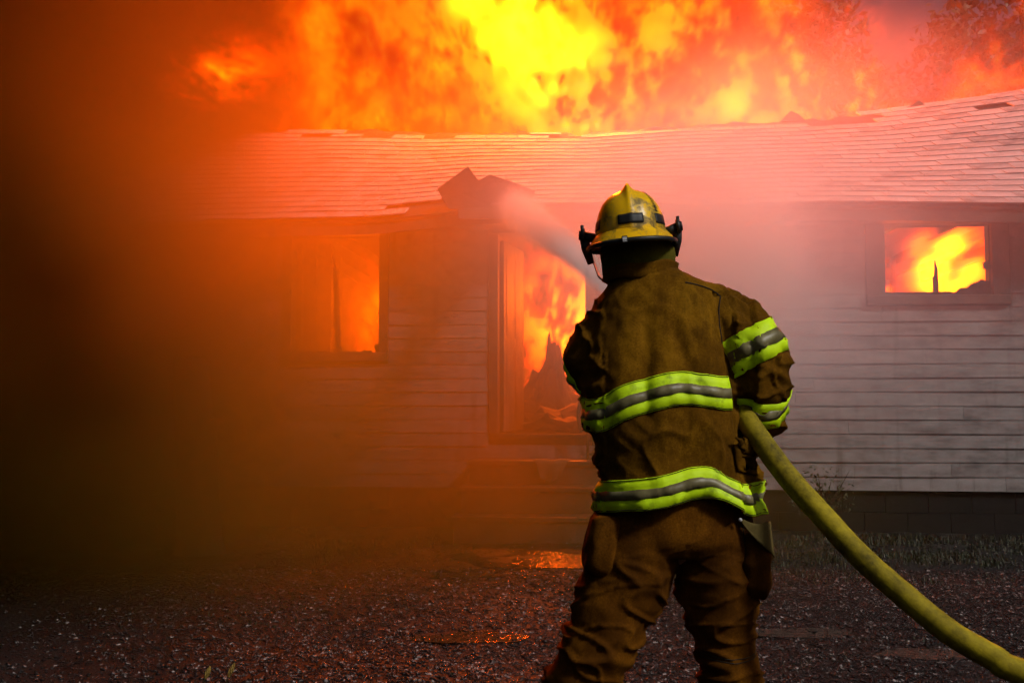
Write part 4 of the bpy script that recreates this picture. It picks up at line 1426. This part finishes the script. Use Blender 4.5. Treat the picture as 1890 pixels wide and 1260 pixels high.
# seeding weeds at the lower edge
M['seed'] = surf('seed_head', [(0.3, (0.20, 0.12, 0.02)), (0.7, (0.42, 0.28, 0.06))], 60, 4, 0.8, 0.4)
for nm, x, y, ht, lean in (('pale yellow seed head of a weed leaning at the bottom edge of the gravel', -1.345, 4.47, 0.10, 0.012), ('ragged seed head of a taller weed beside the pale yellow one', -1.245, 4.47, 0.112, 0.020)):
    wd_ = empty('weed', (x, y, ground_h(x, y)))
    tag(wd_, nm, 'weed')
    bm = bmesh.new(); add_tube(bm, [(-0.02, 0, 0, 0.003), (-0.012, 0, ht * 0.4, 0.0025), (lean * 0.4, 0, ht * 0.75, 0.002)], 6); bm_obj('stem', bm, M['grass'], wd_)
    bm = bmesh.new()
    for k in range(26):
        t = k / 25
        a = k * 2.4
        r_ = 0.008 * math.sin(math.pi * min(1, t * 0.85 + 0.12))
        c = Vector((-0.006 + (lean + 0.006) * t + r_ * math.cos(a), r_ * math.sin(a), ht * (0.55 + 0.45 * t)))
        ret = bmesh.ops.create_icosphere(bm, subdivisions=1, radius=1.0)
        for v in ret['verts']: v.co = Vector((v.co.x * 0.0042, v.co.y * 0.0042, v.co.z * 0.0085)) + c
    bm_obj('seed_head', bm, M['seed'], wd_)
    for k in range(4):
        a = k * 1.6
        mesh_obj('leaf', [(0, 0, 0), (0.02 * math.cos(a), 0.02 * math.sin(a), 0.025), (0.055 * math.cos(a), 0.055 * math.sin(a), 0.03), (0.022 * math.cos(a + .35), 0.022 * math.sin(a + .35), 0.02)], [(0, 1, 2, 3)], M['grass'], wd_)

def leaf_cloud(n, c, r, size, shape=None):
    d = rng.normal(0, 1, (n, 3)); d /= np.linalg.norm(d, axis=1)[:, None]
    rad = rng.random(n) ** 0.45
    P = np.array(c) + d * rad[:, None] * np.array(r)
    if shape is not None:
        k = np.array([shape(p) for p in P]); P = P[k]; n = len(P)
    u = rng.normal(0, 1, (n, 3)); u /= np.linalg.norm(u, axis=1)[:, None]
    w_ = rng.normal(0, 1, (n, 3)); v = np.cross(u, w_); v /= np.linalg.norm(v, axis=1)[:, None]
    s = rng.uniform(0.6, 1.3, n)[:, None] * size
    V = np.stack([P - u * s, P - v * s * 0.45, P + u * s, P + v * s * 0.45], 1).reshape(-1, 3)
    F_ = np.arange(n * 4).reshape(-1, 4)
    return V, F_
def leaf_mat(name, a, b_):
    m, nt, b = mat_new(name)
    tc = nt.nodes.new('ShaderNodeTexCoord')
    nt.links.new(ramp(nt, noise(nt, tc.outputs['Object'], 1.2, 4, 0.6).s, [(0.3, a), (0.7, b_)]), b.inputs['Base Color'])
    b.inputs['Roughness'].default_value = 0.6
    return m
M['leaf'] = leaf_mat('tree_leaf', (0.02, 0.03, 0.008), (0.05, 0.065, 0.02))
M['bark'] = surf('bark', [(0.3, (0.02, 0.015, 0.01)), (0.7, (0.06, 0.045, 0.03))], 6, 6, 0.9, 0.8, 14, (1, 1, 0.3))
def shrub(base, h, wd_, n, label, leafmat):
    s_ = empty('shrub', base); tag(s_, label, 'shrub')
    for k in range(7):
        a = random.uniform(0, 6.28)
        bm = bmesh.new()
        add_tube(bm, [(0, 0, 0, 0.008), (wd_ * 0.3 * math.cos(a), wd_ * 0.3 * math.sin(a), h * 0.5, 0.005), (wd_ * 0.8 * math.cos(a), wd_ * 0.6 * math.sin(a), h * random.uniform(0.7, 1.0), 0.002)], 5)
        bm_obj('branch', bm, M['bark'], s_)
    V, F_ = leaf_cloud(n, (0, 0, h * 0.65), (wd_, wd_ * 0.8, h * 0.45), 0.022, lambda p: mnoise.noise(Vector(p) * 9) > -0.1)
    link_mesh('foliage', np_mesh('foliage', V, F_), leafmat, s_)
shrub(tuple(H(3.0, -0.22, 0.0)), 0.62, 0.34, 420, 'sparse leafy shrub against the boards below the small window', M['leaf'])
shrub(tuple(H(0.86, -0.42, 0.10)), 0.85, 0.16, 360, 'thin weedy shrub growing up beside the front steps', M['leaf'])

# dead trunk in the smoke
tr = empty('tree_stump', (-2.72, 8.6, 0.0)); tag(tr, 'tall broken tree stump looming dark inside the smoke', 'tree stump')
bm = bmesh.new()
rings = add_tube(bm, [(0.06, 0, -0.1, 0.26), (0.05, 0, 0.1, 0.20), (0.03, 0, 0.5, 0.175), (0.02, 0, 0.9, 0.165), (-0.03, 0, 1.15, 0.165), (-0.05, 0, 1.45, 0.155), (-0.05, 0, 1.62, 0.15)], 24)
for rg in rings:
    for v in rg:
        k = 1 + 0.12 * mnoise.noise(Vector((v.co.x * 5, v.co.y * 5, v.co.z * 1.2)))
        v.co.x *= k; v.co.y *= k
for v in rings[-1]: v.co.z += random.uniform(-0.09, 0.05)
bm_obj('trunk', bm, M['bark'], tr)
bm = bmesh.new(); add_tube(bm, [(0.1, 0, 1.0, 0.06), (0.17, -0.05, 1.08, 0.05), (0.2, -0.06, 1.12, 0.02)], 9); bm_obj('branch_stub', bm, M['bark'], tr)

# trees behind the house
def tree(base, h, crown_c, crown_r, n, label, gap=None):
    t_ = empty('tree', base); tag(t_, label, 'tree')
    bm = bmesh.new()
    add_tube(bm, [(0, 0, -0.2, 0.26), (0.05, 0, h * 0.3, 0.2), (-0.05, 0.1, h * 0.6, 0.14), (0.05, 0, h * 0.95, 0.04)], 10)
    bm_obj('trunk', bm, M['bark'], t_)
    for k in range(9):
        a = k * 2.4; z = h * random.uniform(0.4, 0.85)
        L = crown_r[0] * random.uniform(0.6, 0.95)
        bm = bmesh.new()
        add_tube(bm, [(0, 0, z, 0.07), (L * 0.5 * math.cos(a), L * 0.5 * math.sin(a), z + L * 0.3, 0.045), (L * math.cos(a), L * math.sin(a), z + L * 0.45, 0.012)], 6)
        bm_obj('branch', bm, M['bark'], t_)
    def shp(p):
        q = Vector(p)
        return mnoise.noise(q * 0.9 + Vector(base)) + 0.5 * mnoise.noise(q * 2.1) > -0.16
    V, F_ = leaf_cloud(n, crown_c, crown_r, 0.13, shp)
    link_mesh('crown', np_mesh('crown', V, F_), M['leaf'], t_)
tree((6.2, 25.0, 0), 12.0, (0, 0, 9.2), (3.0, 2.6, 4.2), 15000, 'leafy tree behind the roof on the near side of the bright sky gap')
tree((13.6, 26.0, 0), 12.5, (0, 0, 9.4), (3.2, 2.8, 4.2), 14000, 'leafy tree behind the high end of the roof past the sky gap')
tree((10.0, 29.0, 0), 10.5, (0, 0, 8.0), (3.4, 2.6, 3.3), 15000, 'lower leafy tree standing under the bright sky gap')
# ------------------------------------------------------------------ smoke, steam and flames: density fields in the place itself
def field_volume(name, lo, hi, vox, fn, mat, label, cat=None):
    """a grid volume whose density comes from a field of world position"""
    ng = bpy.data.node_groups.new(name + '_field', 'GeometryNodeTree')
    ng.interface.new_socket('Geometry', in_out='OUTPUT', socket_type='NodeSocketGeometry')
    go = ng.nodes.new('NodeGroupOutput')
    vc = ng.nodes.new('GeometryNodeVolumeCube')
    vc.inputs['Min'].default_value = lo
    vc.inputs['Max'].default_value = hi
    for i, k in enumerate('XYZ'):
        vc.inputs['Resolution ' + k].default_value = max(4, int(round((hi[i] - lo[i]) / vox[i])))
    pos = ng.nodes.new('GeometryNodeInputPosition')
    sp = ng.nodes.new('ShaderNodeSeparateXYZ')
    ng.links.new(pos.outputs[0], sp.inputs[0])
    x, y, z = (X(ng, sp.outputs[i]) for i in range(3))
    d = fn(ng, x, y, z)
    # fade to nothing at the domain's faces
    for v, a, b, m_ in ((x, lo[0], hi[0], 0.5), (y, lo[1], hi[1], 0.35), (z, lo[2], hi[2], 0.4)):
        d = d * v.smooth(a, a + m_) * v.smooth(b, b - m_)
    d = d.max(0.0011)
    ng.links.new(d.s, vc.inputs['Density'])
    stm = ng.nodes.new('GeometryNodeSetMaterial')
    stm.inputs['Material'].default_value = mat
    ng.links.new(vc.outputs[0], stm.inputs[0])
    ng.links.new(stm.outputs[0], go.inputs[0])
    me = bpy.data.meshes.new(name)
    me.materials.append(mat)
    o = bpy.data.objects.new(name, me)
    col.objects.link(o)
    md = o.modifiers.new('field', 'NODES')
    md.node_group = ng
    tag(o, label, cat, kind='stuff')
    return o

def scatter_mat(name, colour, absorb, k, aniso=0.2, rate=1.0, shade_colour=None):
    m = bpy.data.materials.new(name)
    m.use_nodes = True
    nt = m.node_tree
    nt.nodes.clear()
    out = nt.nodes.new('ShaderNodeOutputMaterial')
    at = nt.nodes.new('ShaderNodeAttribute'); at.attribute_name = 'density'
    pv = nt.nodes.new('ShaderNodeVolumePrincipled')
    pv.inputs['Color'].default_value = colour + (1,)
    pv.inputs['Absorption Color'].default_value = absorb + (1,)
    pv.inputs['Anisotropy'].default_value = aniso
    pv.inputs['Density Attribute'].default_value = ''
    nt.links.new((X(nt, at.outputs['Fac']) * k).s, pv.inputs['Density'])
    if shade_colour:                      # shade put into the smoke colour: near black far left, high and behind the flames
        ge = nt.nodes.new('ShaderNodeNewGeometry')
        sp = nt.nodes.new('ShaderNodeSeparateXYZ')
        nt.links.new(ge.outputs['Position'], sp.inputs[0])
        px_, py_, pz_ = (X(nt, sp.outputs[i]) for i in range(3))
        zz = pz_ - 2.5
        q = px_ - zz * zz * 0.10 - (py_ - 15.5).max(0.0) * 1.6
        nt.links.new(ramp(nt, q.smooth(-1.2, -4.0).s, [(0.0, colour), (1.0, shade_colour)]), pv.inputs['Color'])
    nt.links.new(pv.outputs[0], out.inputs['Volume'])
    m.cycles.volume_step_rate = rate
    return m

def flame_mat(name, colour, k, absorb=0.0, rate=1.0):
    m = bpy.data.materials.new(name)
    m.use_nodes = True
    nt = m.node_tree
    nt.nodes.clear()
    out = nt.nodes.new('ShaderNodeOutputMaterial')
    at = nt.nodes.new('ShaderNodeAttribute'); at.attribute_name = 'density'
    d = X(nt, at.outputs['Fac'])
    em = nt.nodes.new('ShaderNodeEmission')
    nt.links.new(ramp(nt, (d * 0.5).s, [(0.0, colour[0]), (0.35, colour[1]), (1.0, colour[2])]), em.inputs['Color'])
    nt.links.new((d * k).s, em.inputs['Strength'])
    if absorb:
        ab = nt.nodes.new('ShaderNodeVolumeAbsorption')
        ab.inputs['Color'].default_value = (0.3, 0.1, 0.05, 1)
        nt.links.new((d * absorb).s, ab.inputs['Density'])
        ad = nt.nodes.new('ShaderNodeAddShader')
        nt.links.new(em.outputs[0], ad.inputs[0]); nt.links.new(ab.outputs[0], ad.inputs[1])
        nt.links.new(ad.outputs[0], out.inputs['Volume'])
    else:
        nt.links.new(em.outputs[0], out.inputs['Volume'])
    m.cycles.volume_step_rate = rate
    return m

# flames: hot gas glows orange, hottest parts yellow
FL = [(1.0, 0.035, 0.0), (1.0, 0.10, 0.0003), (1.0, 0.24, 0.002)]

def wisps(ng, x, y, z, sx, sz, detail=5.0, ph=0.0, warp=0.5):
    """turbulent tongues: stretched upwards and pushed sideways by a slower swirl"""
    v0 = vec(ng, x * (0.5 * sx) + ph, y * (0.02 * sx), z * (0.5 * sz))
    sw = noise(ng, v0, 1.0, 2.0, 0.5, out=1)
    sp = ng.nodes.new('ShaderNodeSeparateXYZ')
    ng.links.new(sw.s, sp.inputs[0])
    wx = (X(ng, sp.outputs[0]) - 0.5) * (2 * warp)
    wz = (X(ng, sp.outputs[1]) - 0.5) * (2 * warp)
    return noise(ng, vec(ng, (x + wx) * sx + ph, y * (sx * 0.03), (z + wz) * sz), 1.0, detail, 0.66)

def roof_fire(ng, x, y, z):
    # world metres; the ridge stands near y = 13.2 and z = 5. Two rolling sheets of flame, each a hand's breadth thick
    def g2(cx, cz, sx, sz, lean=0.0):
        return gauss(x + (z - 5.2) * lean if lean else x, y, z, (cx, 0, cz), (sx, None, sz))
    amp = (g2(0.85, 6.3, 0.70, 1.7, 0.40) * 10.0            # the great yellow column
           + g2(-0.3, 6.7, 0.8, 0.9) * 2.4
           + g2(3.15, 5.25, 0.62, 0.42, 0.3) * 5.0          # yellow flames on the ridge
           + g2(4.25, 5.6, 0.17, 0.8, 0.28) * 4.5
           + g2(2.5, 6.5, 1.2, 1.0) * 1.7
           + g2(4.95, 6.0, 0.22, 0.75) * 1.7
           + g2(4.95, 5.5, 0.16, 0.28) * 1.8
           + g2(5.45, 5.3, 0.18, 0.45) * 1.2
           + g2(6.1, 5.45, 0.45, 0.28) * 1.2
           + g2(6.7, 6.0, 0.42, 0.45, -0.3) * 1.2
           + g2(7.4, 6.6, 0.6, 1.0, -0.3) * 1.0
           + g2(-2.2, 6.2, 1.2, 1.3) * 0.6 + g2(-2.4, 5.25, 0.6, 0.25) * 1.0)
    core = g2(0.85, 6.3, 0.42, 1.3, 0.40) * 1.6
    glow = x.smooth(-4.0, -2.8) * x.smooth(4.7, 3.4) * 0.95 + g2(6.5, 5.8, 1.5, 0.9) * 0.14
    tot = None
    for yc, ph, wt in ((13.62, 0.0, 0.55), (14.5, 17.0, 0.55)):
        n1 = wisps(ng, x, y, z, 1.35, 1.05, 6, ph, 0.65)
        n3 = wisps(ng, x, y, z, 4.2, 2.7, 6, ph + 3.0, 0.30)
        n2 = wisps(ng, x, y, z, 0.55, 0.5, 2, ph + 7.0, 0.6)
        n = n1 * 0.50 + n2 * 0.22 + n3 * 0.28
        d = y - ((x * 1.3 + ph).sin() * 0.16 + (z * 1.1 + ph).sin() * 0.10 + yc)
        sheet = (d * d * (-1.0 / 0.13 ** 2)).exp() * (3.2 * wt)
        e = (amp * n.smooth(0.46, 0.585) + (core + glow * 0.75) * n.smooth(0.36, 0.60) + glow * 0.10) * sheet
        tot = e if tot is None else tot + e
    # flames licking over the ridge itself
    lick = gauss(x, y + x * 0.082, z, (0.0, 13.05, 5.08), (None, 0.20, 0.20)) * x.smooth(-2.6, -1.6) * x.smooth(4.6, 3.2) * 2.0
    n4 = wisps(ng, x, y, z, 4.2, 2.7, 5, 5.0, 0.3)
    return tot + lick * n4.smooth(0.46, 0.58)

def left_embers(ng, x, y, z):
    n1 = noise(ng, vec(ng, x * 2.2 + z * 1.5, y * 2.0, z * 5.5), 1.0, 5.0, 0.65, 0.6)
    a = gauss(x + (z - 5.0) * -0.6, y, z, (-3.2, 11.0, 4.95), (0.36, 0.25, 0.24)) * 2.0
    return a * ((n1 - 0.47).max(0.0) * 9.0)

def room_fire(cx, cy, cz, sx, sy, sz, amp, ph):
    def fn(ng, x, y, z):
        n1 = wisps(ng, x, y, z, 6.5, 3.6, 5, ph, 0.14)
        n2 = wisps(ng, x, y, z, 2.2, 1.5, 3, ph + 5, 0.3)
        g = gauss(x, y, z, (cx, cy, cz), (sx, sy, sz))
        return g * amp * ((n1 * 0.62 + n2 * 0.38).smooth(0.46, 0.57) * 2.4 + 0.05)
    return fn

M['fire_roof'] = flame_mat('roof_flame', FL, 4.6, 0.0, 0.9)
M['fire_room'] = flame_mat('room_flame', [(1.0, 0.04, 0.0), (1.0, 0.10, 0.0003), (1.0, 0.22, 0.001)], 26.0, 0.0, 2.0)
field_volume('roof_flames', (-4.6, 12.5, 4.4), (9.6, 15.4, 9.0), (0.04, 0.06, 0.04), roof_fire, M['fire_roof'], 'tall orange and yellow flames bursting out behind the roof ridge', 'flames')
field_volume('eave_embers', (-4.5, 10.3, 4.0), (-2.0, 11.7, 6.0), (0.04, 0.1, 0.04), left_embers, M['fire_room'], 'small glowing patch of flame at the far roof corner in dark smoke', 'flames')
p = H(0.5, 2.3, 2.4)
field_volume('doorway_flames', (p.x - 1.1, p.y - 1.0, 0.95), (p.x + 1.1, p.y + 1.0, 3.4), (0.03, 0.08, 0.03), room_fire(p.x + 0.1, p.y, 2.35, 0.55, 0.5, 0.65, 1.3, 3.0), M['fire_room'], 'flames filling the open doorway above the charred heap', 'flames')
p = H(-1.55, 1.6, 2.1)
field_volume('window_flames', (p.x - 0.7, p.y - 0.6, 1.2), (p.x + 0.7, p.y + 0.6, 3.2), (0.03, 0.08, 0.03), room_fire(p.x, p.y, 2.15, 0.42, 0.35, 0.55, 0.7, 11.0), M['fire_room'], 'small yellow flame inside the tall window', 'flames')
p = H(4.75, 1.2, 2.6)
field_volume('window_flames', (p.x - 0.8, p.y - 0.6, 1.6), (p.x + 0.8, p.y + 0.6, 3.4), (0.028, 0.08, 0.028), room_fire(p.x - 0.05, p.y, 2.75, 0.34, 0.35, 0.42, 1.7, 21.0), M['fire_room'], 'bright flames on the far side of the small window', 'flames')
p = H(3.78, 0.8, 2.6)
field_volume('window_flames', (p.x - 0.6, p.y - 0.5, 1.6), (p.x + 0.6, p.y + 0.5, 3.4), (0.028, 0.08, 0.028), room_fire(p.x, p.y, 2.75, 0.14, 0.3, 0.5, 2.4, 31.0), M['fire_room'], 'bright yellow flames along the near jamb of the small window', 'flames')

# the light these flames give off
def flame_light(name, loc, watts, rad, colour=(1.0, 0.115, 0.003)):
    l = bpy.data.lights.new(name, 'POINT')
    l.energy = watts
    l.color = colour
    l.shadow_soft_size = rad
    o = bpy.data.objects.new(name, l)
    o.location = loc
    col.objects.link(o)
    return o
flame_light('flame_light', (-0.5, 13.0, 8.6), 11500, 0.4)
flame_light('flame_light', (0.2, 13.9, 6.3), 3500, 0.4)
flame_light('flame_light', (1.6, 15.4, 6.08), 42000, 0.2, (1.0, 0.07, 0.004))
flame_light('flame_light', (7.0, 14.6, 6.3), 700, 0.5)
flame_light('flame_light', tuple(H(0.72, 1.9, 2.6)), 3000, 0.25)
flame_light('flame_light', tuple(H(-1.6, 1.0, 2.3)), 1500, 0.25)
flame_light('flame_light', tuple(H(4.2, 1.4, 2.5)), 360, 0.25)

# dark smoke rolling out to the left, thinner in front of the door
def smoke_f(ng, x, y, z):
    n1 = noise(ng, vec(ng, x * 0.8, y * 0.6, z * 0.9), 1.0, 5.0, 0.6, 0.7)
    n2 = noise(ng, vec(ng, x * 0.25 + 9, y * 0.25, z * 0.3), 1.0, 2.0, 0.5)
    nz = (n1 * 4.6 + n2 * 1.0 - 1.85).max(0.05)
    xr = x + (n1 - 0.5) * 3.2                    # ragged edge of the bank
    left = (xr + (z - 2.4).max(0.0) * 0.55).smooth(0.4, -4.2)
    front = y.smooth(4.2, 7.2)
    yard = y.smooth(13.5, 10.5)
    veil = left.pow(1.8) * 1.45 + x.smooth(1.6, -1.0) * z.smooth(3.7, 2.5) * 0.21
    low = gauss(x, y, z, (-1.0, 7.7, 0.4), (2.2, 1.4, 0.9)) * 0.55
    yard_s = (veil * front * yard + low) * nz
    top = xr.smooth(-2.8, -4.2) * z.smooth(3.4, 5.0) * y.smooth(10.0, 11.8) * 3.2 * nz
    plume = x.smooth(6.5, 3.0) * z.smooth(3.0, 5.5) * y.smooth(18.0, 19.2) * 2.0 * nz
    over = gauss(x, y, z, (-1.6, 11.6, 4.2), (2.0, 1.5, 0.5)) * 0.34 * nz
    room = y.smooth(10.2, 10.8) * z.smooth(3.3, 2.8) * 0.03
    return yard_s + top + plume + room + over

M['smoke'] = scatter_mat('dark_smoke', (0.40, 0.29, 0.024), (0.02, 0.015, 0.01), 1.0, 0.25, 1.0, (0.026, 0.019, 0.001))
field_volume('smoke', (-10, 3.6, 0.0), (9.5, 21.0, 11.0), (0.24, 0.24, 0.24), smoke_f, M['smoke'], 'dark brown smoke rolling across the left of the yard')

# white steam and spray hanging in front of the wall on the right
def mist_f(ng, x, y, z):
    n1 = noise(ng, vec(ng, x * 0.8, y * 0.6, z * 0.8), 1.0, 4.0, 0.55, 0.5)
    nz = (n1 * 2.4 - 0.55).max(0.05)
    core = gauss(x, y, z, (1.35, 7.4, 2.35), (0.95, 1.3, 0.72)) * 2.1
    hit = gauss(x, y, z, (0.25, 9.3, 3.15), (0.55, 0.5, 0.28)) * 0.6
    veil = x.smooth(-1.0, 1.5) * x.smooth(6.0, 2.5) * z.smooth(0.6, 2.2) * y.smooth(5.0, 7.5) * y.smooth(10.6, 9.2) * z.smooth(4.0, 2.9) * 0.12
    roofs = x.smooth(1.2, 3.6) * z.smooth(3.0, 4.4) * gauss(x, y, z, (3.2, 12.4, 5.0), (3.0, 1.4, 0.8)) * 0.26
    back = x.smooth(1.0, 3.5) * y.smooth(18.0, 19.0) * 0.03
    return (core + hit + veil + roofs + back) * nz
M['mist'] = scatter_mat('steam', (0.95, 0.89, 1.0), (0.9, 0.9, 0.9), 1.0, -0.2, 1.3)
field_volume('mist', (-1.6, 4.0, 0.2), (9.5, 20.5, 9.0), (0.2, 0.24, 0.2), mist_f, M['mist'], 'pale steam and spray drifting in front of the wall')

# the straight stream of water from the nozzle to the eave, breaking up as it flies
NT_ = Vector((0.668, 3.76, 1.445)); IP_ = H(0.06, -0.45, 3.16)
def jet_f(ng, x, y, z):
    t = ((y - NT_.y) / (IP_.y - NT_.y)).max(0.0).min(1.0)
    cx_ = t * (IP_.x - NT_.x) + NT_.x
    cz_ = t * (IP_.z - NT_.z) + NT_.z + t * (1.0 - t) * 0.10
    r_ = t.pow(1.7) * 0.12 + 0.026
    dx, dz = (x - cx_) / r_, (z - cz_) / r_
    n1 = noise(ng, vec(ng, x * 9.0, y * 1.6, z * 9.0), 1.0, 4.0, 0.6)
    return ((dx * dx + dz * dz) * -1.4).exp() * (1.7 / r_) * (n1 * 1.6 + 0.2)
M['jet'] = scatter_mat('water_spray', (0.92, 0.93, 0.95), (0.95, 0.95, 0.95), 1.0, -0.35, 2.0)
field_volume('water_jet', (-0.45, 3.7, 1.3), (0.95, IP_.y + 0.25, 3.9), (0.035, 0.10, 0.035), jet_f, M['jet'], 'grey white stream of water arcing from the nozzle to the eave', 'water jet')
